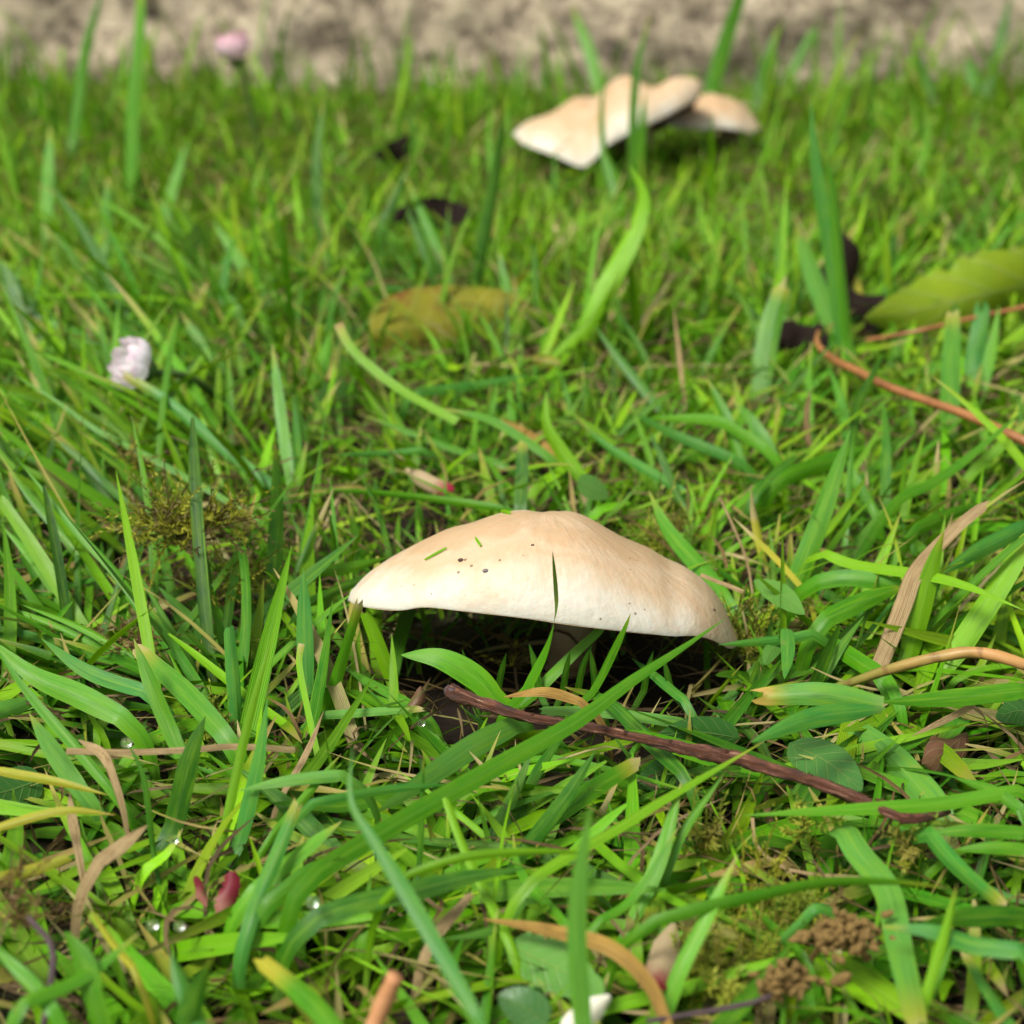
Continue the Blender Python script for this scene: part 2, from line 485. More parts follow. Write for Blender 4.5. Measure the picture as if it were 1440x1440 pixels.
def make_mushroom(sh, stem_px, stem_r, gillmat, label, margin=0.8, nphi=160, nr=44, wav=0.0004, group=None, dents=None):
    base = sh.pt(np.array([0.0]), np.array([0.0]), True)[0]
    sx = at_y(stem_px, 800, sh.yc)[0]
    gz = ground_z(sx, sh.yc)
    root = bpy.data.objects.new('mushroom', None); C.objects.link(root)
    root.location = (sx, sh.yc, gz)
    root['label'] = label; root['category'] = 'mushroom'
    if group: root['group'] = group
    off = np.array([sx, sh.yc, gz])
    # cap skin
    tt = np.concatenate([np.linspace(0, 0.85, nr // 2, endpoint=False), 1 - (1 - np.linspace(0, 1, nr - nr // 2)) ** 2 * 0.15])
    ph = np.linspace(0, 2 * math.pi, nphi, endpoint=False)
    T, P = np.meshgrid(tt, ph, indexing='ij')
    V = sh.pt((T * np.cos(P)).ravel(), (T * np.sin(P)).ravel())
    nzv = np.array([mnoise.noise(Vector(v * 55)) + 0.5 * mnoise.noise(Vector(v * 130)) for v in V])
    if dents:                                           # chipped, uneven edge of the crown on the far side
        a_, b_ = (T * np.cos(P)).ravel(), (T * np.sin(P)).ravel()
        for da, db, ra, rb, dz in dents: V[:, 2] -= dz * np.exp(-((a_ - da) / ra) ** 2 - ((b_ - db) / rb) ** 2)
    V[:, 2] += wav * nzv * (1 - 0.55 * T.ravel() ** 6)
    # margin: how pale, wider at the front
    mar = np.clip((T - margin) / (1 - margin), 0, 1) ** 1.2 * np.clip(0.62 - 0.5 * np.sin(P) - 0.28 * np.cos(P), 0.05, 1)
    st = np.stack([P.ravel() / (2 * math.pi), T.ravel(), np.clip(mar.ravel(), 0, 1)], -1)
    me = mesh_np('cap', V - off, grid_faces(len(tt), nphi, True), st=st)
    link('cap', me, M_CAP, root)
    # underside
    t2 = np.linspace(0.05, 1, 16)
    T, P = np.meshgrid(t2, ph, indexing='ij')
    V2 = sh.pt((T * np.cos(P)).ravel(), (T * np.sin(P)).ravel(), True)
    fu = grid_faces(len(t2), nphi, True)[:, ::-1]
    und = link('underside', mesh_np('underside', V2 - off, fu), gillmat, root)
    # gills: thin radial sheets hanging from the underside
    ng = 110; GV = []; GF = []
    for g in range(ng):
        a = 2 * math.pi * g / ng; st_ = 0.22 if g % 2 == 0 else 0.5
        rr = np.linspace(st_, 0.97, 9)
        top = sh.pt(rr * math.cos(a), rr * math.sin(a), True) + np.array([0, 0, 0.0004])
        d = 0.0035 * np.sin(np.clip((rr - st_) / (0.97 - st_), 0, 1) * math.pi) ** 0.6
        bot = top.copy(); bot[:, 2] -= d
        b0 = len(GV)
        GV.extend(top); GV.extend(bot)
        for i in range(8): GF.append((b0 + i, b0 + i + 1, b0 + 10 + i, b0 + 9 + i))
    link('gills', mesh_np('gills', np.array(GV) - off, GF), gillmat, root)
    # stem
    az = sh.pt(np.array([np.interp(sx, sh.X, sh.A)]), np.array([0.0]), True)[0]
    n = 14; s = np.linspace(0, 1, n)
    path = np.stack([np.full(n, sx) + 0.003 * np.sin(s * 3), np.full(n, sh.yc) + 0.016, gz - 0.004 + s * (az[2] - gz + 0.006)], -1)
    rad = stem_r * (1.18 - 0.3 * s + 0.15 * s ** 6)
    link('stem', tube(path - off, rad, 20, 0.08, 3), M_STEM, root)
    return root


front1 = [(490, 838), (497, 847), (520, 853), (550, 857), (575, 858), (600, 853), (620, 854), (650, 858), (700, 864), (740, 869), (780, 876),
          (830, 883), (880, 889), (930, 894), (960, 893), (985, 898), (1005, 908), (1022, 914), (1038, 898)]
top1 = [(490, 838), (500, 823), (520, 804), (550, 784), (590, 763), (630, 742), (670, 728), (700, 720), (738, 716), (775, 716), (803, 718), (825, 725), (850, 738), (880, 757), (920, 775), (960, 795), (990, 815), (1010, 838), (1025, 862), (1038, 898)]
cap1 = CapShape(front1, top1, 0.487, 0.043, 0.010)
mush1 = make_mushroom(cap1, 800, 0.0072, M_GILL, 'cream and tan mushroom with wide tilted cap over a dark hollow beside the reddish twig', margin=0.55,
                      dents=[(-0.02, 0.42, 0.05, 0.35, 0.0022), (0.07, 0.45, 0.03, 0.3, 0.0012), (0.30, 0.25, 0.10, 0.4, 0.0012), (-0.35, 0.1, 0.12, 0.3, 0.0008), (0.62, -0.2, 0.05, 0.5, 0.0009), (0.45, -0.35, 0.16, 0.3, -0.0008)])

front2 = [(722, 188), (735, 203), (760, 212), (790, 225), (812, 236), (824, 232), (845, 205), (870, 192), (900, 176), (940, 156), (970, 142), (988, 122)]
top2 = [(722, 188), (735, 174), (780, 150), (815, 133), (850, 118), (890, 113), (920, 112), (950, 107), (975, 109), (988, 122)]
cap2 = CapShape(front2, top2, 1.13, 0.052, 0.015, 0.7)
make_mushroom(cap2, 870, 0.012, M_GILL_OLD, 'pale tan mushroom with large wavy lobed cap, standing far back near the wall', margin=0.7, nphi=110, nr=30,
              dents=[(-0.15, -0.1, 0.12, 0.6, 0.006), (0.45, 0.0, 0.14, 0.6, 0.005), (-0.6, 0.2, 0.15, 0.4, 0.003), (0.15, -0.2, 0.16, 0.5, -0.004)])
front3 = [(915, 172), (945, 180), (980, 182), (1005, 180), (1030, 183), (1050, 188), (1070, 180)]
top3 = [(915, 172), (935, 150), (965, 137), (1000, 130), (1030, 138), (1054, 156), (1070, 180)]
cap3 = CapShape(front3, top3, 1.17, 0.034, 0.03, 0.6)
make_mushroom(cap3, 1000, 0.010, M_GILL_OLD, 'smaller domed mushroom showing brown gills, tucked behind the wavy lobed one', margin=0.7, nphi=90, nr=26)

# ------------------------------------------------------------------ lawn (uncountable grass)
PAL = np.array([[0.055, 0.220, 0.002], [0.095, 0.290, 0.002], [0.155, 0.355, 0.002], [0.034, 0.180, 0.006],
                [0.045, 0.215, 0.018], [0.022, 0.125, 0.002], [0.225, 0.410, 0.002], [0.013, 0.075, 0.002]])
STRAW = np.array([[0.44, 0.31, 0.15], [0.52, 0.38, 0.20], [0.36, 0.22, 0.09], [0.40, 0.30, 0.08]])


def vnoise(x, y, s, o=0.0):
    return np.array([mnoise.noise(Vector((a * s + o, b * s, o))) for a, b in zip(x, y)])


def gen_blades(base, az, th0, th1, L, W, col, S=7, daz=None, twist=None, roll=None, fold=0.25, blunt=None, dry=None, floor=None, drycol=None):
    n = len(base); t = np.linspace(0, 1, S + 1)
    daz = np.zeros(n) if daz is None else daz
    th = th0[:, None] + (th1 - th0)[:, None] * t[None] ** 1.25
    A = az[:, None] + daz[:, None] * t[None]
    D = np.stack([np.sin(th) * np.cos(A), np.sin(th) * np.sin(A), np.cos(th)], -1)
    Dm = (D[:, 1:] + D[:, :-1]) / 2
    ctr = np.concatenate([np.zeros((n, 1, 3)), np.cumsum(Dm, 1) * (L / S)[:, None, None]], 1) + base[:, None]
    if floor is not None:
        fl = floor[:, None] * np.minimum(1, t * 4)[None] + base[:, 2:3]
        ctr[:, :, 2] = np.maximum(ctr[:, :, 2], fl)
        for _ in range(2):                               # no hard kink where a blade comes to rest
            ctr[:, 1:-1] = 0.25 * ctr[:, :-2] + 0.5 * ctr[:, 1:-1] + 0.25 * ctr[:, 2:]
    wv = np.stack([-np.sin(A), np.cos(A), np.zeros_like(A)], -1)
    nv = np.cross(D, wv)
    tw = (roll[:, None] if roll is not None else 0) + (twist[:, None] * t[None] if twist is not None else 0)
    tw = np.broadcast_to(tw, (n, S + 1))[..., None]
    w2 = wv * np.cos(tw) + nv * np.sin(tw); n2 = nv * np.cos(tw) - wv * np.sin(tw)
    ramp_ = 0.55 + 0.45 * np.minimum(1, t / 0.3)
    tip = 1 - np.clip((t - 0.45) / 0.55, 0, 1) ** 1.9
    bl = np.zeros(n) if blunt is None else blunt
    prof = ramp_[None] * (tip[None] * (1 - bl[:, None]) + bl[:, None] * np.where(t > 0.97, 0.25, np.where(t > 0.8, 0.75, 0.92))[None])
    hw = (W / 2)[:, None] * np.maximum(prof, 0.03)
    Lf = ctr - w2 * hw[..., None] + n2 * (hw * fold)[..., None]
    Rt = ctr + w2 * hw[..., None] + n2 * (hw * fold)[..., None]
    V = np.stack([Lf, ctr, Rt], 2)                       # n,S+1,3,3
    cols = np.repeat(col[:, None], S + 1, 1)
    if dry is not None:
        k = np.clip((t[None] - (1 - dry[:, None])) / 0.12, 0, 1)[..., None]
        y = np.clip((t[None] - (1 - dry[:, None] - 0.12)) / 0.14, 0, 1)[..., None] * (dry[:, None, None] > 0)
        yel = np.array([0.36, 0.32, 0.03])
        cols = cols * (1 - y * 0.7) + yel * y * 0.7
        cols = cols * (1 - k) + drycol[:, None] * k
    # pale sheath at the base
    b = np.clip(1 - t / 0.16, 0, 1)[None, :, None] * 0.5
    cols = cols * (1 - b) + np.array([0.24, 0.28, 0.09]) * b
    cols = np.repeat(cols[:, :, None], 3, 2)
    st = np.zeros((n, S + 1, 3, 3)); st[..., 0] = np.array([-1, 0, 1])[None, None]; st[..., 1] = t[None, :, None]
    st[..., 2] = rng.random(n)[:, None, None]
    return ctr, V, cols, st


def pack(V, cols, st):
    n, R = V.shape[:2]
    i = np.arange(R - 1)
    q = []
    for c in (0, 1):
        q.append(np.stack([i * 3 + c, i * 3 + c + 1, (i + 1) * 3 + c + 1, (i + 1) * 3 + c], -1))
    q = np.concatenate(q)
    Q = (q[None] + (np.arange(n) * R * 3)[:, None, None]).reshape(-1, 4)
    return V.reshape(-1, 3), Q, cols.reshape(-1, 3), st.reshape(-1, 3)


def inside_caps(ctr):
    """True for blades with a point in or just over one of the caps, or in the hollow"""
    bad = np.zeros(len(ctr), bool)
    for sh, m_ in ((cap1, 0.0015), (cap2, 0.002), (cap3, 0.002)):
        xm = (sh.X[0] + sh.X[-1]) / 2; rx = (sh.X[-1] - sh.X[0]) / 2 + m_
        a = (ctr[..., 0] - xm) / rx; b = (ctr[..., 1] - sh.yc) / (sh.ry + m_)
        ins = (a * a + b * b < 1.0)
        tz = sh.pt(np.clip(a, -0.999, 0.999).ravel(), np.clip(b, -1, 1).ravel())[:, 2].reshape(a.shape)
        uz = sh.pt(np.clip(a, -0.999, 0.999).ravel(), np.clip(b, -1, 1).ravel(), True)[:, 2].reshape(a.shape)
        bad |= (ins & (ctr[..., 2] < tz + 0.02) & (ctr[..., 2] > uz - 0.004)).any(1)
    x, y, z = ctr[..., 0], ctr[..., 1], ctr[..., 2]
    hol = (((x - 0.010) / 0.046) ** 2 + ((y - 0.475) / 0.031) ** 2 < 1)
    bad |= hol.any(1)
    # far caps stand in shorter grass on the camera side
    bad |= ((np.abs(x - 0.07) < 0.075) & (y > 0.98) & (y < 1.10) & (z > 0.046)).any(1)
    # the front lawn and the patch behind the near cap are low and flattened
    bad |= ((y < 0.45) & (z > 0.023)).any(1)
    bad |= ((np.abs(x - 0.03) < 0.09) & (y > 0.54) & (y < 0.74) & (z > 0.028)).any(1)
    bad |= ((np.abs(x + 0.163) < 0.014) & (y > 0.98) & (y < 1.2) & (z > 0.030)).any(1)
    bad |= ((x > 0.14) & (x < 0.26) & (y > 0.66) & (y < 0.80) & (z > 0.030)).any(1)
    # low sward right in front of the near hollow
    bad |= ((np.abs(x - 0.004) < 0.058) & (y > 0.385) & (y < 0.45) & (z > 0.025)).any(1)
    return bad


def sample_xy(n, ylo=0.2, yhi=1.41, power=1.0):
    out = []
    while sum(len(o) for o in out) < n:
        y = rng.uniform(ylo, yhi, n * 2); x = rng.uniform(-0.66, 0.66, n * 2)
        k = np.abs(x) < 0.11 + 0.36 * y
        out.append(np.stack([x, y], -1)[k])
    return np.concatenate(out)[:n]


def lean_field(x, y):
    """prevailing lean of the sward: left flank to the left, right flank to the right"""
    ang = np.where(x < 0, math.radians(128), math.radians(52)) * 1.0
    k = np.clip(np.abs(x) / (0.04 + 0.13 * y), 0, 1)
    return math.pi / 2 + (ang - math.pi / 2) * k * 1.5


parts = []


def add_layer(ntuft, per, Lr, Wr, tilt0, tilt1, spread, strawp=0.0, blunt_p=0.3, floor_hi=0.012, lean=0.5, S=7, ylo=0.2, yhi=1.41, fil=None, drymax=0.3, dryp=0.35, bright=0.0):
    xy = sample_xy(ntuft, ylo, yhi)
    if fil is not None: xy = xy[fil(xy[:, 0], xy[:, 1])]
    hue = vnoise(xy[:, 0], xy[:, 1], 7, 3.0)
    rep = rng.integers(per[0], per[1] + 1, len(xy))
    idx = np.repeat(np.arange(len(xy)), rep); n = len(idx)
    b = xy[idx] + rng.normal(0, 0.003, (n, 2))
    z = ground_np(b[:, 0], b[:, 1]) - 0.001
    base = np.stack([b[:, 0], b[:, 1], z], -1)
    tuft_az = rng.uniform(0, 2 * math.pi, len(xy))
    taz = lean_field(b[:, 0], b[:, 1])
    raz = tuft_az[idx] + rng.normal(0, spread, n)
    use = rng.random(n) < lean
    az = np.where(use, taz + rng.normal(0, 0.6, n), raz)
    L = rng.uniform(Lr[0], Lr[1], n) * (0.8 + 0.4 * rng.random(len(xy)))[idx]
    W = rng.uniform(Wr[0], Wr[1], n)
    th0 = np.radians(rng.uniform(*tilt0, n)); th1 = th0 + np.radians(rng.uniform(*tilt1, n))
    h = np.clip((hue[idx] + 0.5 + rng.normal(0, 0.25, n)), 0, 1)
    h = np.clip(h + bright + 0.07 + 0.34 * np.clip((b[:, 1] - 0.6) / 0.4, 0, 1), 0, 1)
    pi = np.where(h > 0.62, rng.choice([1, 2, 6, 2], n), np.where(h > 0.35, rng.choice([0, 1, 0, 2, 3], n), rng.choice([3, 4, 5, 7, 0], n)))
    col = PAL[pi] * rng.uniform(0.6, 1.3, (n, 1)) * (1 + rng.normal(0, 0.08, (n, 3)))
    s = rng.random(n) < strawp
    col[s] = STRAW[rng.integers(0, 4, s.sum())] * rng.uniform(0.6, 1.1, (s.sum(), 1))
    dry = np.where(rng.random(n) < dryp, rng.uniform(0.02, drymax, n), 0.0)
    bl = (rng.random(n) < blunt_p) * rng.uniform(0.5, 1.0, n)
    ctr, V, cc, st = gen_blades(base, az, th0, th1, L, W, np.clip(col, 0.004, 0.8), S, rng.normal(0, 0.3, n), rng.normal(0, 0.6, n), rng.normal(0, 0.45, n),
                                0.28, bl, dry, rng.uniform(0.001, floor_hi, n), STRAW[rng.integers(0, 4, n)])
    ok = ~inside_caps(ctr)
    ok &= (ctr[..., 1] < WALL_Y - 0.02).all(1)
    parts.append(pack(V[ok], cc[ok], st[ok]))


D2R = math.pi / 180
def patchy(lo, s_=24.0, o_=5.0):
    """thins the sward out in patches so that dark gaps stay open"""
    return lambda x, y: rng.random(len(x)) < np.clip(0.55 + 2.0 * vnoise(x, y, s_, o_), lo, 1)


# dense low sward
add_layer(9000, (2, 4), (0.010, 0.028), (0.0010, 0.0024), (10, 80), (5, 50), 1.2, 0.06, 0.15, 0.010, 0.25, S=5,
          fil=lambda x, y: patchy(0.25)(x, y) & ((y > 0.52) | (rng.random(len(y)) < 0.55)))
# short bright undergrowth of the far lawn
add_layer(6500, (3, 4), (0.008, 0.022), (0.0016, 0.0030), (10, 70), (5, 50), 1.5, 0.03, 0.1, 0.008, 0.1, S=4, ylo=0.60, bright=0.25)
# main blades
add_layer(3700, (2, 5), (0.026, 0.056), (0.0016, 0.0038), (20, 68), (3, 40), 0.8, 0.05, 0.18, 0.018, 0.5, S=7, fil=lambda x, y: (y > 0.30) & (y < 0.95) & patchy(0.12, 26.0, 8.0)(x, y))
# far half, more upright
add_layer(4600, (2, 4), (0.018, 0.047), (0.0016, 0.0034), (8, 55), (5, 45), 1.3, 0.04, 0.15, 0.012, 0.2, S=6, ylo=0.62, yhi=1.41, fil=patchy(0.35, 20.0, 2.0))
# long leaning grass on both flanks
add_layer(800, (2, 3), (0.055, 0.105), (0.0022, 0.0044), (34, 66), (3, 35), 0.4, 0.01, 0.12, 0.02, 0.95, S=9, ylo=0.34, yhi=0.85, fil=lambda x, y: (x < -0.035 - 0.10 * y))
add_layer(640, (2, 3), (0.042, 0.085), (0.0022, 0.0044), (32, 68), (3, 35), 0.4, 0.02, 0.12, 0.02, 0.85, S=9, ylo=0.34, yhi=0.85, fil=lambda x, y: (x > 0.04 + 0.09 * y))
# sparse tall blades at the back
add_layer(260, (1, 2), (0.045, 0.085), (0.0022, 0.0040), (3, 30), (3, 35), 1.5, 0.0, 0.1, 0.02, 0.1, S=9, ylo=0.70, yhi=1.41)
add_layer(110, (1, 3), (0.045, 0.085), (0.0022, 0.0042), (3, 25), (3, 30), 1.5, 0.0, 0.1, 0.02, 0.1, S=9, ylo=1.15, yhi=1.41)
# hair thin arching strands
add_layer(520, (1, 3), (0.045, 0.095), (0.0006, 0.0013), (30, 75), (10, 60), 1.4, 0.38, 0.0, 0.02, 0.3, S=10, ylo=0.25, yhi=0.9)
# pale straw lying on top of the front lawn
add_layer(420, (1, 2), (0.025, 0.06), (0.0006, 0.0018), (55, 85), (0, 30), 1.5, 1.0, 0.3, 0.02, 0.0, S=8, ylo=0.25, yhi=0.62)
# foreground, lying and crossing
add_layer(1500, (1, 3), (0.040, 0.095), (0.0026, 0.0060), (55, 85), (0, 22), 1.0, 0.06, 0.2, 0.017, 0.1, S=8, ylo=0.2, yhi=0.50, fil=patchy(0.3, 30.0, 4.0))
voff = 0; VV, QQ, CC, SS = [], [], [], []
for V, Q, c_, s_ in parts:
    VV.append(V); QQ.append(Q + voff); CC.append(c_); SS.append(s_); voff += len(V)
lawn_me = mesh_np('lawn_grass', np.concatenate(VV), np.concatenate(QQ), col=np.concatenate(CC), st=np.concatenate(SS))
link('lawn_grass', lawn_me, M_GRASS, label='short green lawn grass growing over the whole ground', cat='grass', kind='stuff')
print('lawn quads', sum(len(q) for q in QQ))

# thatch: dead fibres between the blades
parts = []
n = 15000
xy = sample_xy(n)
base = np.stack([xy[:, 0], xy[:, 1], ground_np(xy[:, 0], xy[:, 1]) + rng.uniform(0, 0.012, n) * (rng.random(n) < 0.6)], -1)
sc = STRAW[rng.integers(0, 4, n)] * rng.uniform(0.12, 0.7, (n, 1))
ctr, V, cc, st = gen_blades(base, rng.uniform(0, 6.28, n), np.radians(rng.uniform(55, 95, n)), np.radians(rng.uniform(70, 110, n)), rng.uniform(0.01, 0.045, n),
                            rng.uniform(0.0004, 0.0014, n), sc, 5, rng.normal(0, 1.0, n), rng.normal(0, 1.5, n), rng.normal(0, 0.8, n), 0.3, rng.random(n) * 0.8, None, rng.uniform(0.0005, 0.012, n))
ok = ~inside_caps(ctr) | ((ctr[:, :, 2].max(1) < 0.012))
V_, Q_, c_, s_ = pack(V[ok], cc[ok], st[ok])
link('thatch', mesh_np('thatch', V_, Q_, col=c_, st=s_), M_DRY, label='dead straw fibres lying between the grass blades', cat='thatch', kind='stuff')


# moss ------------------------------------------------------------------
def moss_sprigs(starts, dirs, lens, nleaf, leafl, col, droop=0.4, star=False):
    Vs, Qs, Cs = [], [], []
    k = 0
    for s0, d0, ln, cbase in zip(starts, dirs, lens, col):
        s0 = np.asarray(s0, float); d0 = np.asarray(d0, float); d0 /= np.linalg.norm(d0) + 1e-9
        ts = np.linspace(0, 1, nleaf)
        bend = rng.normal(0, droop, 3)
        P = s0 + ln * (ts[:, None] * d0 + (ts ** 2)[:, None] * bend * 0.5)
        # stem
        side = np.cross(d0, [0.3, 0.5, 0.8]); side /= np.linalg.norm(side) + 1e-9
        for i in range(nleaf):
            a = i * 2.4 + rng.random() * 0.8
            sd = side * math.cos(a) + np.cross(d0, side) * math.sin(a)
            ld = sd * (0.9 if star else 0.65) + d0 * (0.45 if star else 0.75)
            ld /= np.linalg.norm(ld)
            ll = leafl * rng.uniform(0.6, 1.2) * (1.1 - 0.45 * ts[i])
            w = np.cross(ld, d0); w = w / (np.linalg.norm(w) + 1e-9) * ll * (0.16 if not star else 0.15)
            p = P[i]
            Vs += [p, p + ld * ll * 0.4 + w, p + ld * ll, p + ld * ll * 0.4 - w]
            Qs.append((k, k + 1, k + 2, k + 3)); k += 4
            cc_ = np.clip(cbase * rng.uniform(0.7, 1.3), 0, 1)
            Cs += [cc_] * 4
        for i in range(0, nleaf - 1):
            w = side * 0.00022
            Vs += [P[i] - w, P[i] + w, P[i + 1] + w, P[i + 1] - w]
            Qs.append((k, k + 1, k + 2, k + 3)); k += 4
            Cs += [cbase * 0.6] * 4
    return np.array(Vs), np.array(Qs), np.array(Cs)


m = NT('moss_leaf')
c = m.attr('col').outputs['Color']
p = m.pbr(c, 0.6, 0.25)
tr = m.n('ShaderNodeBsdfTranslucent'); m.l(c, tr.inputs['Color'])
ms = m.n('ShaderNodeMixShader'); ms.inputs[0].default_value = 0.3
m.l(p, ms.inputs[1]); m.l(tr.outputs[0], ms.inputs[2])
M_MOSS = m.done(ms.outputs[0])

n = 1500
xy = sample_xy(n, 0.22, 0.95)
msk = vnoise(xy[:, 0], xy[:, 1], 11, 9) > -0.05
dd = ((xy[:, 0] - 0.005) / 0.052) ** 2 + ((xy[:, 1] - 0.47) / 0.04) ** 2
xy = xy[msk & (dd > 1)]; n = len(xy)
z = ground_np(xy[:, 0], xy[:, 1])
mc = np.array([[0.17, 0.20, 0.02], [0.22, 0.25, 0.02], [0.12, 0.13, 0.02], [0.20, 0.15, 0.03]])[rng.integers(0, 4, n)]
V, Q, c_ = moss_sprigs(np.stack([xy[:, 0], xy[:, 1], z], -1), np.stack([rng.normal(0, 0.6, n), rng.normal(0, 0.6, n), np.ones(n)], -1),
                       rng.uniform(0.008, 0.022, n), 18, 0.0026, mc)
link('ground_moss', mesh_np('ground_moss', V, Q, False, col=c_), M_MOSS, label='low yellow green moss growing between the grass', cat='moss', kind='stuff')
# ------------------------------------------------------------------ single blades, leaves and litter that can be told apart
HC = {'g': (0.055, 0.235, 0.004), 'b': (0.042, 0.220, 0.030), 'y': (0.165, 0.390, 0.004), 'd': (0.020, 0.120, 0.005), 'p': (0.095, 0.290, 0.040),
      'l': (0.090, 0.310, 0.008), 's': (0.50, 0.36, 0.18), 'o': (0.50, 0.30, 0.07), 'w': (0.42, 0.36, 0.03), 'k': (0.30, 0.20, 0.09)}
HW = {'g': 'mid green', 'b': 'bluish green', 'y': 'bright yellow green', 'd': 'dark green', 'p': 'pale green', 'l': 'light green',
      's': 'straw coloured dead', 'o': 'orange tan dead', 'w': 'yellowed', 'k': 'brown dead'}


def path3d(pts, zb=0.010, k=None, zt=None, n=22):
    """pixel polyline, tip first, base last -> points in the place; the base stands at height zb over the soil"""
    P = np.array(pts, float)
    B = at_z(P[-1, 0], P[-1, 1], zb)
    T = at_z(P[0, 0], P[0, 1], zb)
    if zt is not None: yt = at_z(P[0, 0], P[0, 1], zt)[1]
    else:
        if k is None: k = 0.45 if T[1] > B[1] else 1.05
        yt = B[1] + k * (T[1] - B[1])
    d = np.concatenate([[0], np.cumsum(np.linalg.norm(np.diff(P, axis=0), axis=1))]); d /= d[-1]
    W = []
    for (px, py), s in zip(P, d):
        q = at_y(px, py, yt + (B[1] - yt) * s)
        W.append(q)
    return catmull(W, n)


def ribbon(path, width, col, prof='blade', roll=0.0, fold=0.22, nc=5, dry=0.0, drycol=None, wob=0.0, cup=0.0, twist=0.0, base_pale=0.4, edge=0.0, seed=0, drybase=0.0):
    """thin leaf along a path (tip first); returns a mesh in coordinates relative to the base point"""
    P = np.asarray(path)[::-1].copy()                   # base first
    n = len(P); t = np.linspace(0, 1, n)
    T = np.gradient(P, axis=0); T /= np.linalg.norm(T, axis=1)[:, None] + 1e-12
    if prof == 'blade': w = (0.6 + 0.4 * np.minimum(1, t / 0.3)) * (1 - np.clip((t - 0.5) / 0.5, 0, 1) ** 2.0)
    elif prof == 'blunt': w = (0.75 + 0.25 * np.minimum(1, t / 0.3)) * (1 - 0.25 * np.clip((t - 0.6) / 0.4, 0, 1)) * np.where(t > 0.97, 0.8, 1.0)
    elif prof == 'lance': w = np.sin(np.pi * np.clip(t, 0, 1) ** 0.9) ** 0.75
    elif prof == 'ovate': w = np.sin(np.pi * t ** 0.75) ** 0.6 * 1.0
    elif prof == 'petal': w = np.clip(t * 3 + 0.25, 0, 1) * np.sqrt(np.clip(1 - ((t - 0.55) / 0.47).clip(0) ** 2.5, 0, 1))
    else: w = np.ones(n)
    w = np.maximum(w, 0.03) * width / 2
    us = np.linspace(-1, 1, nc)
    V = np.zeros((n, nc, 3)); rr = random.Random(seed)
    ph = rr.random() * 6
    mid = n // 2; frames = [None] * n
    vdir = P[mid] - CAMP; vdir /= np.linalg.norm(vdir)
    a = np.cross(T[mid], vdir)
    if np.linalg.norm(a) < 0.15: a = np.cross(T[mid], [0, 0, 1.0])
    frames[mid] = a / (np.linalg.norm(a) + 1e-9)
    for rng_ in (range(mid + 1, n), range(mid - 1, -1, -1)):
        prev = frames[mid]
        for i in rng_:
            a = prev - T[i] * np.dot(prev, T[i]); a /= np.linalg.norm(a) + 1e-9
            frames[i] = prev = a
    for i in range(n):
        a = frames[i]
        nn = np.cross(a, T[i])
        r = roll + twist * t[i] + wob * math.sin(t[i] * 9 + ph)
        A = a * math.cos(r) + nn * math.sin(r); N = nn * math.cos(r) - a * math.sin(r)
        if N[2] < 0 and i == 0: pass
        for j, u in enumerate(us):
            e = 1.0
            if edge and abs(u) == 1: e = 1 - edge * (0.25 + 0.25 * math.sin(t[i] * 75 + j + 2 * mnoise.noise(Vector((t[i] * 9, seed, 0))))) - edge * 1.3 * mnoise.noise(Vector((t[i] * 19 + seed, j * 3.1, 0)))
            V[i, j] = P[i] + A * w[i] * u * e + N * w[i] * (fold * abs(u) + cup * u * u)
    if prof == 'blunt':                                  # torn, uneven cut end
        for j in range(nc):
            V[-1, j] += T[-1] * w[-2] * rr.uniform(-0.9, 1.1)
            V[-2, j] += T[-1] * w[-2] * rr.uniform(-0.25, 0.25)
    cc = np.repeat(np.array(col)[None], n, 0)
    if dry > 0 or drybase > 0:
        dc = np.array(drycol if drycol is not None else HC['s']); yel = np.array([0.40, 0.34, 0.03])
        k = np.clip((t - (1 - dry)) / 0.06, 0, 1)[:, None]; y = np.clip((t - (1 - dry - 0.12)) / 0.12, 0, 1)[:, None] * 0.75
        if dry <= 0: k = k * 0; y = y * 0
        cc = cc * (1 - y) + yel * y; cc = cc * (1 - k) + dc * k
        if drybase > 0:
            k = np.clip(1 - t / drybase, 0, 1)[:, None]
            cc = cc * (1 - k) + dc * k
    b = np.clip(1 - t / 0.12, 0, 1)[:, None] * base_pale
    cc = cc * (1 - b) + np.array([0.26, 0.30, 0.10]) * b
    cc = np.repeat(cc[:, None], nc, 1)
    st = np.zeros((n, nc, 3)); st[..., 0] = us[None]; st[..., 1] = t[:, None]; st[..., 2] = rr.random()
    org = P[0].copy()
    me = mesh_np('leaf', (V - org).reshape(-1, 3), grid_faces(n, nc), col=cc.reshape(-1, 3), st=st.reshape(-1, 3))
    return me, org


LBL = {}


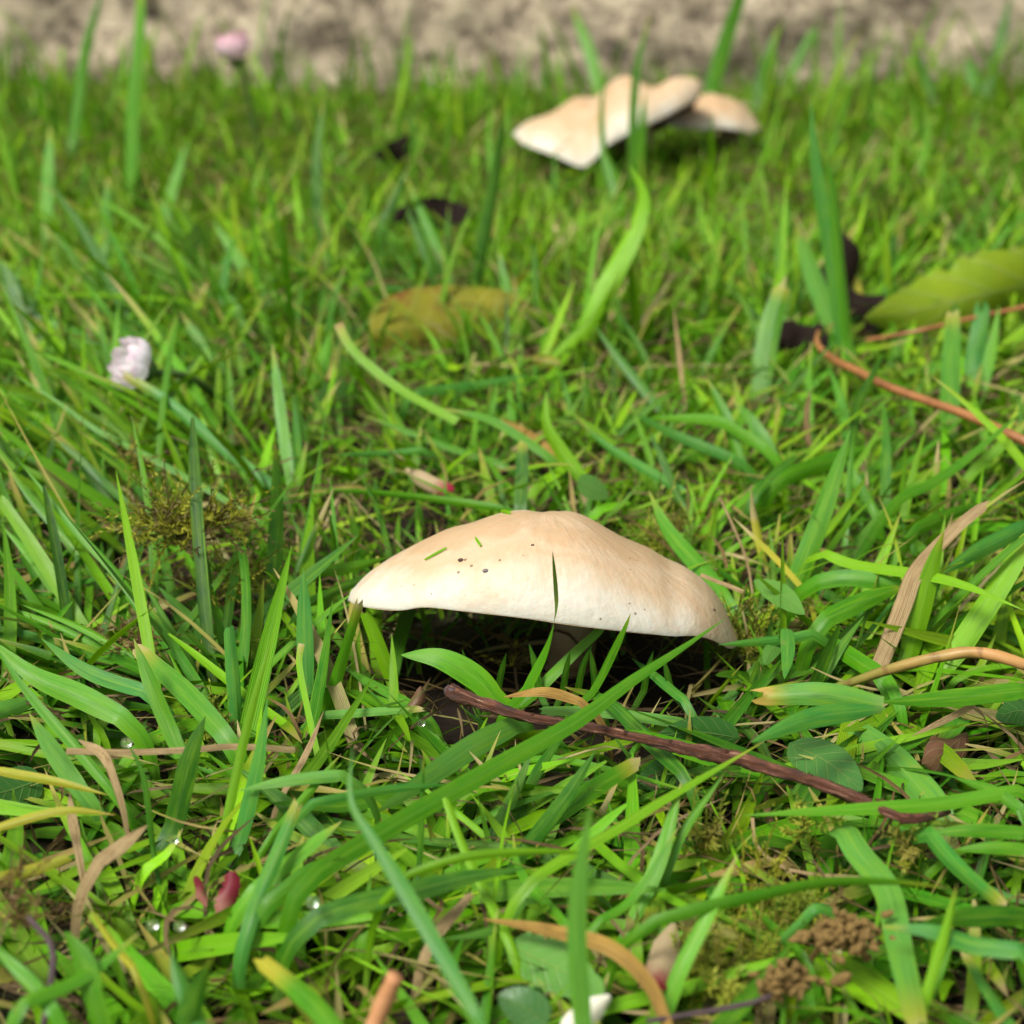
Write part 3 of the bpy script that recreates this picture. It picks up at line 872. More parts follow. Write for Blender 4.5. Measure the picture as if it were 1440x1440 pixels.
def blade(ck, where, wpx, pts, prof='blade', name=None, mat=None, label=None, cat='grass blade', zb=0.010, k=None, zt=None, foot=True, **kw):
    path = path3d(pts, zb, k, zt)
    path[:, 2] = np.maximum(path[:, 2], 0.004)
    if foot and zb > 0.009 and prof != 'strip':                   # the foot bends down into the sward
        e = path[-1] - path[-4]; e[2] = 0; e /= np.linalg.norm(e) + 1e-9
        q = path[-1]
        ext = catmull([path[-2], q, q + e * 0.006 + np.array([0, 0.001, -0.35 * q[2]]), np.array([q[0] + e[0] * 0.009, q[1] + e[1] * 0.009 + 0.002, 0.001])], 8)
        path = np.vstack([path[:-1], ext[2:]])
    wm = wpx * depth(path[len(path) // 2]) / FPX
    if depth(path[len(path) // 2]) > 0.75: wm *= 1.3
    dead = ck in 'sok'
    rr = random.Random(len(LBL) * 13 + 5)
    if 'roll' not in kw: kw['roll'] = rr.uniform(-0.45, 0.45)
    if 'twist' not in kw: kw['twist'] = rr.uniform(-0.5, 0.5)
    if 'dry' not in kw and not dead: kw['dry'] = rr.choice([0, 0, 0, 0.03, 0.06])
    kw.setdefault('wob', rr.uniform(0.03, 0.14)); kw.setdefault('fold', rr.uniform(0.08, 0.4))
    col = np.array(HC[ck]) * rr.uniform(0.85, 1.15)
    me, org = ribbon(path, wm, col, prof, seed=len(LBL), **kw)
    o = link(name or ('dead_grass_blade' if dead else 'grass_blade'), me, mat or (M_DRY if dead else M_HERO))  # each object is one single blade of grass
    o.location = org
    lab = label or f'{HW[ck]} grass blade {where}'
    LBL[lab] = LBL.get(lab, 0) + 1
    o['label'] = lab; o['category'] = cat
    if 'shaded, in the hollow' in lab: o['group'] = 'shaded blades in the hollow'
    return o


# --- left flank: long blades leaning to the upper left
blade('b', 'crossing in front of the pink daisy', 17, [(173, 527), (233, 563), (293, 613), (333, 647), (383, 683)], 'blunt', zb=0.012, k=0.3)
blade('g', 'long and thin, running from the pink daisy toward the mushroom', 9, [(12, 523), (73, 560), (133, 603), (200, 637), (283, 683), (363, 730)], zb=0.015, k=0.35)
blade('d', 'wide and folded, upright between the moss tuft and mushroom', 27, [(387, 620), (390, 703), (383, 873)], zb=0.008, k=0.2)
blade('y', 'broad and arching left of the olive moss tuft', 20, [(0, 700), (43, 763), (77, 817), (112, 875)], 'blunt', zb=0.014, k=0.3)
blade('g', 'sweeping down across the olive moss tuft', 13, [(23, 643), (67, 697), (110, 750), (160, 803), (200, 857), (232, 905)], zb=0.012, k=0.3)
blade('g', 'arching beside the broad bright one left of the moss tuft', 15, [(0, 640), (40, 697), (100, 767), (150, 827), (175, 867)], zb=0.010, k=0.3)
blade('l', 'at the foot of the arching blades left of the moss tuft', 13, [(0, 737), (47, 790), (95, 862)], zb=0.010, k=0.3)
blade('d', 'thin, leaning over the top of the olive moss tuft', 11, [(70, 610), (113, 647), (183, 712)], zb=0.020, k=0.3)
blade('p', 'short and pale under the long thin blade by the moss', 14, [(5, 628), (50, 645), (90, 678)], zb=0.02, k=0.4)
blade('b', 'standing in front of the left end of the mushroom cap', 24, [(427, 800), (428, 880), (432, 1010)], zb=0.008, k=0.2)
blade('p', 'upright behind the dark folded blade by the moss tuft', 17, [(383, 483), (393, 570), (412, 703)], zb=0.006, k=0.25)
blade('l', 'leaning right behind the pale upright one', 14, [(467, 463), (450, 520), (437, 565)], zb=0.006, k=0.3)
blade('l', 'lying low to the left below the moss tuft', 12, [(0, 850), (67, 877), (135, 905)], zb=0.016, k=0.5)
blade('d', 'broad, sloping under the olive moss tuft', 20, [(220, 822), (277, 882), (318, 925)], zb=0.010, k=0.6)
blade('g', 'thin, with a yellow tip beside the folded dark blade', 10, [(470, 685), (440, 755), (414, 815)], zb=0.01, k=0.3, dry=0.3)
blade('l', 'short, lying flat below the bright arching blades', 12, [(30, 850), (110, 880), (190, 925)], zb=0.016, k=0.6)
blade('b', 'leaning left beyond the pink daisy', 15, [(60, 445), (105, 470), (160, 502)], zb=0.012, k=0.3)
blade('p', 'leaning behind the pink daisy stem', 16, [(255, 440), (290, 500), (330, 560)], zb=0.006, k=0.3)
blade('y', 'short and upright behind the olive moss tuft', 12, [(281, 578), (300, 640), (318, 690)], zb=0.006, k=0.3)
# --- far left, tall and blurred
blade('g', 'tall, rising past the wall beside the thicker one', 12, [(148, -25), (123, 60), (113, 127), (103, 200)], zb=0.02, k=0.06)
blade('g', 'tallest and thickest, rising past the wall', 14, [(198, -40), (195, 60), (187, 150), (184, 270)], 'blunt', zb=0.015, k=0.05, roll=0.1)
blade('d', 'tall, leaning left in front of the short far grass', 14, [(67, 253), (110, 317), (150, 390), (182, 462)], zb=0.01, k=0.15)
blade('p', 'faint, upright near the wall foot', 13, [(70, 175), (67, 267), (65, 340)], zb=0.008, k=0.2)
blade('p', 'blunt, upright behind the leaning dark one', 13, [(155, 250), (150, 390)], 'blunt', zb=0.008, k=0.2)
blade('d', 'tall and dark, standing alone right of the far daisy', 11, [(457, 127), (445, 217), (448, 300), (468, 370)], zb=0.01, k=0.1)
blade('p', 'leaning right between the far daisy and the tall pair', 13, [(263, 200), (240, 273), (227, 325)], zb=0.01, k=0.2)
blade('d', 'broad, leaning left at the lawn edge beyond the daisy', 20, [(-5, 360), (33, 427), (62, 485)], zb=0.012, k=0.2)
blade('l', 'leaning left behind the pink daisy among the far grass', 13, [(300, 310), (335, 365), (380, 430)], zb=0.01, k=0.25)
blade('g', 'slanting right of the broad round leaf by the far daisy', 13, [(290, 385), (330, 435), (352, 480)], zb=0.01, k=0.3)
# --- far middle
blade('d', 'tall with a brown tip, standing behind the red and yellow leaf', 16, [(712, 127), (700, 233), (680, 350), (658, 450)], zb=0.006, k=0.08, dry=0.05, drycol=HC['k'])
blade('y', 'tall with a hooked tip, standing between the two mushroom places', 24, [(885, 233), (903, 272), (897, 310), (865, 377), (833, 443)], 'lance', zb=0.03, k=0.1, twist=0.9)
blade('y', 'thin stalk that carries the tall hook tipped leaf', 8, [(835, 440), (814, 470), (790, 510), (752, 549), (706, 590)], 'strip', zb=0.012, k=0.7)
blade('d', 'tall and thin in front of the far wavy mushroom', 10, [(915, 15), (893, 117), (889, 268)], zb=0.012, k=0.03)
blade('g', 'short, overlapping the far wavy mushroom cap', 11, [(908, 127), (903, 183), (895, 275)], zb=0.010, k=0.03)
blade('l', 'tall, leaning left above the far wavy mushroom', 13, [(803, 5), (827, 67), (842, 125)], zb=0.02, k=0.1)
blade('g', 'thin, crossing the middle of the far wavy cap', 7, [(850, 112), (846, 165), (852, 265)], zb=0.012, k=0.03)
blade('g', 'sloping below the lobe of the far wavy cap', 14, [(843, 195), (862, 250), (882, 315)], zb=0.008, k=0.15)
blade('g', 'leaning left over the dark litter patch', 15, [(570, 247), (603, 317), (630, 383), (653, 440)], zb=0.006, k=0.2, dry=0.04)
blade('d', 'leaning right over the dark litter patch', 12, [(580, 227), (547, 300), (520, 380)], zb=0.006, k=0.15)
blade('d', 'slim, in front of the red and yellow leaf', 12, [(570, 287), (603, 363), (627, 450)], zb=0.006, k=0.15)
blade('p', 'upright at the right end of the red and yellow leaf', 13, [(700, 350), (712, 420), (726, 480)], zb=0.006, k=0.2)
blade('w', 'short, sticking up from the red and yellow leaf', 13, [(742, 382), (715, 420), (690, 455)], 'blunt', zb=0.006, k=0.3)
blade('d', 'arching over the dense sward behind the near mushroom', 13, [(835, 457), (890, 530), (931, 580)], zb=0.012, k=0.3)
blade('s', 'thin and upright right of the hook tipped leaf', 6, [(947, 432), (955, 500), (964, 580)], zb=0.008, k=0.2)
# --- far right
blade('b', 'tall and pointed, front one of the pair beside the black litter', 19, [(1140, 140), (1147, 233), (1167, 350), (1188, 490)], zb=0.020, k=0.06, roll=0.4)
blade('g', 'tall and folded, back one of the pair beside the black litter', 15, [(1148, 183), (1170, 250), (1180, 350), (1194, 492)], zb=0.020, k=0.05)
blade('p', 'broad, leaning left at the foot of the tall pair', 21, [(1118, 317), (1140, 377), (1172, 462)], zb=0.018, k=0.12)
blade('d', 'thin with straw tip, at the end of the ragged leaf', 11, [(1269, 297), (1253, 360), (1227, 475)], zb=0.006, k=0.12, dry=0.12)
blade('g', 'thin, twin of the straw tipped one by the ragged yellow leaf', 11, [(1275, 335), (1253, 393), (1232, 478)], zb=0.006, k=0.12, dry=0.05)
blade('w', 'short with straw tip, between the tall pair and ragged leaf', 9, [(1190, 353), (1207, 407), (1224, 475)], zb=0.006, k=0.15, dry=0.3)
blade('g', 'blunt, standing left of the black litter', 24, [(1102, 398), (1080, 470), (1066, 565)], 'blunt', zb=0.006, k=0.2, dry=0.05)
blade('g', 'broad and tall, at the wall foot right of the far mushrooms', 18, [(1045, -15), (1010, 93), (996, 150)], 'blunt', zb=0.02, k=0.06)
blade('d', 'short and broad, beyond the small far mushroom', 15, [(1093, 37), (1073, 110), (1065, 150)], zb=0.02, k=0.08)
blade('d', 'tall, at the wall foot over the ragged leaf', 13, [(1422, -10), (1397, 93), (1390, 130)], zb=0.02, k=0.06)
blade('d', 'leaning left at the wall foot near the tall one', 12, [(1290, 73), (1313, 140)], zb=0.015, k=0.1)
blade('g', 'thin and slanting before the pale wall', 10, [(1163, 12), (1113, 100)], zb=0.02, k=0.08)
blade('b', 'short, bluish, before the wall foot', 14, [(1360, 75), (1380, 145)], zb=0.012, k=0.1)
blade('d', 'short and pointed under the ragged yellow leaf', 12, [(1345, 415), (1343, 455), (1340, 510)], zb=0.01, k=0.1)
blade('d', 'short, bluish dark, near the end of the ragged yellow leaf', 13, [(1387, 418), (1375, 460), (1362, 520)], zb=0.01, k=0.1)
# --- middle, behind and around the near cap
blade('y', 'bowed, with a reddish tip, behind the near mushroom', 13, [(475, 455), (490, 485), (514, 510), (564, 547), (643, 592)], 'strip', zb=0.028, k=0.35, dry=0.05, drycol=(0.35, 0.10, 0.06), base_pale=0.1)
blade('b', 'lying level behind the left of the near cap', 9, [(455, 641), (543, 638), (600, 632)], zb=0.02, k=1.0)
blade('g', 'long runner lying behind the near cap', 10, [(506, 582), (564, 603), (627, 628), (712, 655)], zb=0.015, k=0.7)
blade('g', 'arched runner over the orange dead blade', 13, [(618, 574), (681, 587), (727, 612), (779, 648)], zb=0.018, k=0.5)
blade('o', 'lying behind the cap under the seedling', 19, [(704, 590), (743, 614), (787, 650)], 'lance', zb=0.014, k=0.7)
blade('y', 'twisted seedling leaf standing behind the top of the cap', 23, [(768, 549), (766, 595), (789, 637), (816, 670)], 'lance', zb=0.016, k=0.2, twist=0.8, dry=0)
blade('d', 'blunt and upright behind the crown of the near cap', 20, [(734, 622), (733, 665), (731, 715)], 'blunt', zb=0.012, k=0.2)
blade('b', 'slender and bluish, sloping down right of the seedling', 14, [(806, 582), (847, 624), (918, 666), (962, 693)], zb=0.012, k=0.5)
blade('b', 'long, pointing left over the dark gap right of the seedling', 15, [(877, 572), (939, 607), (1038, 648)], zb=0.016, k=0.35)
blade('l', 'lying level above the dark gap right of the seedling', 17, [(905, 588), (1002, 591), (1045, 612), (1082, 636)], zb=0.02, k=0.8)
blade('g', 'short broad shoot leaf standing over the dark gap', 19, [(993, 532), (1016, 578), (1038, 640)], 'lance', zb=0.016, k=0.25)
blade('g', 'second shoot leaf behind the first over the dark gap', 19, [(1031, 562), (1060, 595), (1088, 642)], 'lance', zb=0.016, k=0.3)
blade('d', 'slim and upright, right of the sloping bluish one', 12, [(912, 603), (931, 645), (958, 705)], zb=0.01, k=0.25)
blade('g', 'broad, running down behind the right slope of the near cap', 25, [(912, 690), (939, 745), (989, 803), (1020, 845)], zb=0.010, k=0.5)
blade('g', 'with an olive tip, rising in front of the near cap', 19, [(777, 776), (781, 828), (781, 862), (768, 912), (735, 980)], 'lance', zb=0.021, k=-0.03, roll=0.1, twist=2.2, dry=0.28, drycol=(0.13, 0.16, 0.02))
blade('g', 'thin, with a faint tip touching the cap margin', 12, [(887, 862), (877, 887), (847, 949), (829, 980)], zb=0.021, k=-0.02)
blade('l', 'leaning into the dark hollow under the cap', 16, [(846, 884), (802, 924), (745, 982)], 'blunt', zb=0.012, k=0.2)
blade('g', 'very long, crossing over the reddish twig below the cap', 27, [(1020, 870), (960, 911), (885, 960), (815, 1012), (702, 1076), (590, 1140), (477, 1207), (425, 1243)], zb=0.030, k=0.80, roll=-0.15, twist=0.2, base_pale=0, dry=0)
blade('l', 'wide spear shaped, arching out of the hollow over the twig end', 36, [(564, 921), (618, 926), (668, 953), (699, 985)], 'lance', zb=0.016, k=0.3, roll=0.2, dry=0)
blade('l', 'with straw patches, hanging below the left tip of the cap', 20, [(507, 846), (485, 920), (458, 1005)], 'blunt', zb=0.010, k=0.1, dry=0.08)
blade('y', 'broad, under the left tip of the cap', 20, [(512, 858), (539, 924), (554, 968)], 'blunt', zb=0.006, k=0.1)
blade('g', 'lying along behind the left slope of the near cap', 12, [(440, 687), (543, 695), (647, 707), (720, 718)], zb=0.018, k=1.0)
blade('l', 'pointing at the left tip of the near cap', 17, [(548, 784), (500, 797), (440, 806)], 'blade', zb=0.022, k=0.8)
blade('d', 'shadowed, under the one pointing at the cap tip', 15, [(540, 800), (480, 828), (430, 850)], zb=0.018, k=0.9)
blade('p', 'lying level just left of the twig end', 13, [(594, 996), (530, 1000), (450, 1006)], 'blunt', zb=0.016, k=1.0, dry=0.06)
blade('g', 'sloping down toward the twig end', 14, [(470, 930), (530, 965), (590, 998)], zb=0.012, k=0.8)
blade('b', 'lying level near the reddish fallen petals behind the cap', 13, [(748, 527), (660, 543), (585, 552)], zb=0.02, k=1.0)
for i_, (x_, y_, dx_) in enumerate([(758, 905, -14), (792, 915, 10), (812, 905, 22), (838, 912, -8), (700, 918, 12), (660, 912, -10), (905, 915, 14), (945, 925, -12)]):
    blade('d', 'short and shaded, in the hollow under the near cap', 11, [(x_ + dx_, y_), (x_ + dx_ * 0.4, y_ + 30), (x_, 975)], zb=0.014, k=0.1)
# --- right flank
blade('d', 'dark, standing up under the orange pine needle', 15, [(1247, 490), (1207, 573), (1198, 655)], zb=0.012, k=0.2)
blade('g', 'broad upright spear right of the near cap', 30, [(1196, 605), (1167, 687), (1140, 763), (1116, 832)], zb=0.012, k=0.15)
blade('g', 'thin and upright against the broad spear', 9, [(1201, 603), (1194, 690), (1190, 745)], zb=0.015, k=0.2)
blade('g', 'long, slanting up right under the pine needle', 15, [(1442, 575), (1360, 645), (1310, 680), (1260, 707), (1207, 785)], zb=0.014, k=0.35)
blade('s', 'wide and bent, sloping down to the brown curved stalk', 25, [(1387, 707), (1343, 742), (1290, 800), (1270, 850), (1237, 935)], 'blunt', zb=0.014, k=0.25, drybase=0.0)
blade('y', 'broad upright one crossing the wide straw blade', 31, [(1328, 745), (1307, 813), (1277, 930)], zb=0.012, k=0.12)
blade('y', 'long, arching level across the straw blade to the right', 17, [(1440, 858), (1360, 824), (1293, 807), (1200, 793), (1148, 772)], zb=0.032, k=1.25)
blade('g', 'broad, lying level under the arching bright one', 24, [(1320, 838), (1260, 823), (1193, 813), (1142, 820)], zb=0.026, k=1.2)
blade('g', 'broad with a brown tip, lying level right of the oval leaf', 27, [(1278, 822), (1210, 847), (1158, 872)], zb=0.026, k=0.8, dry=0.05, drycol=HC['k'])
blade('y', 'very broad and bright above the brown curved stalk', 34, [(1450, 750), (1393, 840), (1340, 922)], 'blunt', zb=0.014, k=0.15)
blade('b', 'broad, sweeping left above the bright broad one', 25, [(1320, 810), (1377, 775), (1450, 738)], zb=0.03, zt=0.022)
blade('b', 'lying level from the moss at the right end of the cap', 15, [(1010, 907), (1093, 901), (1150, 890)], zb=0.024, k=0.8)
blade('g', 'sloping down over the brown curved stalk', 25, [(1137, 876), (1177, 910), (1240, 950)], zb=0.02, k=1.1)
blade('g', 'broad and lying, right of the second shoot leaf', 27, [(1230, 626), (1160, 652), (1098, 675)], zb=0.02, k=0.6)
blade('d', 'sloping below the broad lying one by the shoot leaves', 15, [(1130, 634), (1095, 662), (1065, 690)], zb=0.018, k=0.6)
blade('g', 'broad and upright, behind the pine needle', 27, [(1340, 440), (1337, 520), (1333, 625)], 'blunt', zb=0.006, k=0.15)
blade('b', 'upright and bluish, behind the pine needle', 20, [(1382, 430), (1372, 500), (1355, 570)], 'blunt', zb=0.006, k=0.15)
blade('l', 'upright, light, behind the pine needle', 17, [(1405, 430), (1390, 510), (1368, 590)], zb=0.006, k=0.15)
blade('b', 'drooping leaf above the brown stalk foot', 20, [(1103, 955), (1108, 915), (1106, 880)], 'lance', zb=0.03, zt=0.024)
blade('g', 'lying level over the straw blade top', 21, [(1382, 708), (1335, 725), (1288, 745)], zb=0.024, k=0.8)
blade('g', 'short, dark edged, right of the broad spear', 15, [(1190, 648), (1207, 680), (1228, 715)], zb=0.018, k=0.4)
blade('k', 'short, dry and curled by the shoot leaves', 9, [(1140, 545), (1135, 585), (1137, 615)], zb=0.015, k=0.2)
blade('w', 'yellow, narrow, pointing down at the oval leaf', 9, [(1030, 727), (1065, 760), (1100, 795), (1135, 835)], zb=0.02, k=0.7, dry=0.25)
blade('s', 'hair thin, arching beside the right slope of the cap', 4, [(1012, 700), (1035, 750), (1050, 790), (1058, 835)], 'strip', zb=0.012, k=0.4)
blade('s', 'thin, lying from the cap slope toward the moss', 6, [(985, 808), (1010, 818), (1045, 832)], 'strip', zb=0.03, k=0.9)
blade('w', 'yellow tipped upright stub over the moss by the cap', 13, [(1056, 680), (1062, 730), (1075, 790)], zb=0.01, k=0.2, dry=0.4)
# --- lower right
blade('p', 'wide with ragged straw end, lying above the twig', 33, [(1066, 980), (1156, 976), (1242, 992)], 'blunt', zb=0.036, k=1.0, dry=0.14, drycol=HC['o'], roll=0.0, twist=0.0, wob=0.03, foot=False)
blade('b', 'wide, folded back below the ragged ended one', 30, [(1056, 1044), (1145, 1009), (1246, 996)], 'lance', zb=0.036, k=1.0, dry=0.0, roll=0.0, twist=0.0, wob=0.03, foot=False)
blade('g', 'broad, running level to the right above the twig', 26, [(1235, 988), (1332, 982), (1450, 970)], zb=0.030, zt=0.03)
blade('l', 'long, lying level across the lower end of the twig', 20, [(1046, 1147), (1145, 1141), (1242, 1136), (1332, 1129), (1450, 1108)], zb=0.030, k=1.1)
blade('p', 'very broad with a straw patch, running down behind the twig', 44, [(1200, 1020), (1250, 1061), (1313, 1130)], 'blunt', zb=0.014, k=1.0, drybase=0.2)
blade('b', 'bent down, below the end of the twig', 26, [(1410, 1275), (1347, 1222), (1298, 1166)], 'blunt', zb=0.026, k=1.05)
blade('g', 'long, level, with a straw tip, over the green moss', 20, [(1334, 1249), (1257, 1241), (1164, 1242), (1070, 1260), (995, 1276), (900, 1302)], zb=0.032, k=0.9, dry=0.04)
blade('l', 'upright over the green moss near the pink petal', 26, [(1037, 1202), (995, 1286), (957, 1361), (933, 1430)], zb=0.016, k=0.35)
blade('p', 'broadest, drooping past the brown seed head', 38, [(1290, 1440), (1265, 1331), (1246, 1249), (1205, 1196), (1183, 1157)], 'blunt', zb=0.026, k=1.0)
blade('y', 'narrow, standing right of the broad drooping one', 16, [(1346, 1243), (1329, 1312), (1293, 1432)], zb=0.02, k=0.25)
blade('b', 'broad and blurred, lying over the narrow bright one', 27, [(1240, 1303), (1314, 1310), (1370, 1328), (1450, 1337)], zb=0.034, zt=0.034)
blade('d', 'broad, lying level at the lawn front on the right', 32, [(1292, 1298), (1370, 1290), (1450, 1290)], zb=0.026, zt=0.028)
blade('b', 'short, sloping down under the blurred broad one', 19, [(1357, 1340), (1392, 1399), (1425, 1450)], 'blunt', zb=0.02, k=1.05)
blade('y', 'long and thin, slanting down from the folded blade', 18, [(1075, 1042), (995, 1088), (920, 1131), (871, 1162), (795, 1205), (735, 1246)], zb=0.028, k=0.7, base_pale=0)
blade('g', 'slim, below the oval leaf beside the twig', 14, [(1027, 1073), (965, 1162), (944, 1212)], zb=0.02, k=0.4)
blade('g', 'slim, sloping beside the seed head', 15, [(1055, 1273), (1090, 1308), (1130, 1346)], zb=0.016, k=1.0)
blade('b', 'curled in a hoop above the seed head', 15, [(1190, 1290), (1150, 1277), (1125, 1300)], 'blunt', zb=0.02, zt=0.02)
blade('g', 'sloping over the brown stalk from the right of the cap', 18, [(1150, 898), (1231, 941), (1260, 975)], zb=0.018, k=1.1)
blade('s', 'hair thin, looped under the twig', 5, [(1058, 1150), (1064, 1189), (1100, 1219), (1152, 1230), (1214, 1234)], 'strip', zb=0.022, zt=0.02)
blade('s', 'short, dry, beside the dark curled leaf on the right', 10, [(1282, 1035), (1335, 1010), (1372, 990)], zb=0.025, zt=0.022)
blade('k', 'short and dry, under the twig below the oval leaf', 12, [(1078, 1105), (1080, 1140), (1090, 1180)], zb=0.01, k=1.0)
blade('g', 'dark edged, lying level at the right under the twig end', 20, [(1300, 1172), (1370, 1168), (1450, 1172)], zb=0.026, zt=0.026)
blade('l', 'lying level at the right below the dark edged one', 18, [(1340, 1195), (1400, 1192), (1450, 1196)], zb=0.024, zt=0.024)
blade('g', 'short and curved over the end of the twig', 17, [(1345, 1095), (1390, 1110), (1440, 1140)], zb=0.028, k=1.05)
# --- lower middle
blade('p', 'broad and pale, slanting below the hollow', 34, [(530, 1142), (590, 1102), (665, 1050), (734, 1015)], 'lance', zb=0.018, zt=0.024, dry=0, roll=0.1)
blade('b', 'narrow, lying level across the pale slanting one', 14, [(644, 1103), (552, 1110), (430, 1131)], zb=0.03, k=0.9)
blade('b', 'long, running down to the lawn front left of centre', 23, [(496, 1050), (492, 1125), (526, 1185), (582, 1275), (620, 1342), (680, 1450)], zb=0.036, k=0.5, roll=0.3)
blade('d', 'broad and dark, pointing right in the lawn front', 33, [(746, 1220), (665, 1231), (582, 1252), (496, 1272), (430, 1297)], zb=0.028, k=0.9, dry=0, roll=0.25)
blade('y', 'slim and bright, lying level over the broad dark one', 14, [(852, 1200), (740, 1199), (650, 1207), (560, 1236)], zb=0.036, k=0.8)
blade('p', 'long and upright, standing in the lawn front right of centre', 28, [(832, 1130), (819, 1207), (811, 1312), (820, 1450)], 'blade', zb=0.03, k=0.12, dry=0)
blade('y', 'slim, slanting between the broad dark one and dead leaf', 16, [(627, 1123), (650, 1185), (684, 1256), (719, 1330)], 'blunt', zb=0.018, k=0.6)
blade('d', 'short, slanting below the twig middle', 22, [(838, 1055), (796, 1121), (738, 1195)], zb=0.016, k=0.5)
blade('d', 'narrow, slanting left of the dark short one', 16, [(748, 1055), (725, 1110), (698, 1162)], zb=0.014, k=0.5)
blade('d', 'dark, running under the very long crossing one', 16, [(802, 1020), (759, 1080), (727, 1145)], zb=0.012, k=0.6)
blade('g', 'with straw tip, below the twig middle', 27, [(898, 1071), (834, 1110), (768, 1157)], 'blunt', zb=0.018, k=0.8, dry=0.08)
blade('o', 'long and curved, lying across the lawn front', 24, [(678, 1292), (759, 1306), (852, 1331), (909, 1380), (935, 1435)], 'lance', zb=0.022, k=1.0)
blade('s', 'short, slanting under the broad dark one', 18, [(663, 1254), (609, 1318)], 'blunt', zb=0.018, k=0.8)
blade('g', 'folded, sloping right of the slim slanting one', 15, [(721, 1172), (732, 1226), (798, 1304)], zb=0.018, k=0.9)
blade('o', 'dry, lying along the upper side of the twig', 15, [(708, 980), (766, 973), (821, 988)], 'lance', zb=0.024, k=1.0)
blade('p', 'lying behind the twig middle', 16, [(764, 999), (852, 1002), (965, 1017)], 'blunt', zb=0.016, zt=0.018)
blade('d', 'arching down over the twig middle', 22, [(794, 966), (852, 986), (909, 1039), (964, 1092)], 'lance', zb=0.02, k=1.05)
blade('b', 'short, sloping under the right margin of the cap', 14, [(888, 925), (927, 956), (965, 986)], zb=0.018, k=1.05)
blade('d', 'thin and upright, crossing the pale slanting one', 9, [(596, 1062), (594, 1120), (590, 1220)], zb=0.012, k=0.2)
blade('g', 'thin, arching right of the long upright pale one', 13, [(956, 1160), (890, 1262), (838, 1297)], zb=0.022, k=0.5)
blade('l', 'folded, slanting up right under the twig', 24, [(958, 1100), (930, 1200), (892, 1290)], 'lance', zb=0.014, k=0.4)
blade('p', 'lying under the dead curved leaf', 13, [(618, 1322), (700, 1305), (742, 1262)], zb=0.02, zt=0.024)
# --- lower left
blade('l', 'broad and veined, lying at the left below the bright arching ones', 34, [(-10, 902), (45, 949), (112, 979), (178, 1012)], 'lance', zb=0.024, k=0.5, dry=0, roll=0.1)
blade('b', 'broad, lying beside the broad veined one', 22, [(58, 898), (124, 945), (210, 974)], zb=0.022, k=0.5)
blade('g', 'broad, sloping right toward the upright dark tip', 30, [(193, 913), (262, 975), (318, 1036)], 'blunt', zb=0.018, k=0.6)
blade('l', 'standing and pointed, over the broad sloping ones', 24, [(188, 898), (214, 967), (249, 1050)], zb=0.016, k=0.3)
blade('b', 'upright, blunt, left of the straw patched one', 20, [(322, 880), (330, 975), (335, 1045)], 'blunt', zb=0.008, k=0.2)
blade('b', 'upright and tapered, in the lower left tangle', 22, [(376, 982), (360, 1087), (335, 1190)], zb=0.012, k=0.2)
blade('d', 'broad, dark and pointed, upright in the lower left tangle', 30, [(289, 1007), (270, 1057), (243, 1168)], zb=0.012, k=0.2, dry=0)
blade('p', 'pointed, leaning left beside the dry stalk', 27, [(41, 1003), (75, 1057), (114, 1114)], zb=0.016, k=0.3)
blade('g', 'narrow, leaning left across the broad veined one', 16, [(-5, 913), (45, 982), (105, 1050), (160, 1115)], zb=0.02, k=0.35)
blade('y', 'narrow and long, slanting beside the tapered upright', 14, [(383, 895), (360, 975), (337, 1069), (313, 1185)], zb=0.012, k=0.25)
blade('d', 'stem thin, with a dew drop at its tip', 9, [(178, 1042), (202, 1095), (217, 1205)], zb=0.014, k=0.2)
blade('p', 'broad and veined, flat at the left side', 32, [(62, 980), (0, 1003), (-40, 1012)], zb=0.018, k=1.0)
blade('w', 'browning, lying level at the left side', 14, [(152, 1118), (75, 1099), (-10, 1083)], zb=0.026, k=1.0)
blade('w', 'thin, level, with an orange tip', 13, [(163, 1146), (86, 1140), (-10, 1166)], zb=0.028, k=0.9, dry=0.12, drycol=HC['o'])
blade('w', 'bright yellow, lying level at the left side', 17, [(98, 1206), (50, 1222), (-10, 1238)], 'blunt', zb=0.028, k=0.9)
blade('s', 'short and tan, pointing up right in the lower left', 20, [(208, 1160), (170, 1190), (136, 1214)], zb=0.03, k=0.5)
blade('y', 'thin and bright, hooked over by the cap left side', 9, [(424, 905), (421, 935), (432, 995), (447, 1065)], 'strip', zb=0.014, k=0.3)
blade('b', 'sloping down left in front of the red petal', 22, [(418, 1130), (375, 1237), (350, 1300)], 'blunt', zb=0.022, k=0.5)
blade('p', 'lying level above the red petal', 18, [(335, 1112), (412, 1096), (490, 1090)], zb=0.028, zt=0.026)
blade('w', 'narrow and yellow, blurred in the lower left', 12, [(128, 1280), (155, 1320), (190, 1364)], zb=0.026, k=1.0)
blade('g', 'broad with yellow patches, sloping down at the lawn front', 30, [(362, 1348), (431, 1402), (480, 1460)], 'blunt', zb=0.03, k=1.0, dry=0.2, drycol=HC['w'])
blade('g', 'broad and blurred, lying in the lower left front', 20, [(197, 1311), (120, 1372), (25, 1414)], zb=0.034, k=0.8)
blade('g', 'sloping up left, at the lower left front', 22, [(-10, 1330), (40, 1380), (80, 1430)], zb=0.03, k=0.5)
blade('l', 'wide and pale, slanting up right in the lower left', 26, [(480, 1155), (420, 1200), (350, 1258)], zb=0.022, k=0.5, dry=0.04)
blade('g', 'slanting up right below the wide pale one', 26, [(482, 1200), (430, 1230), (370, 1280)], zb=0.024, k=0.5)
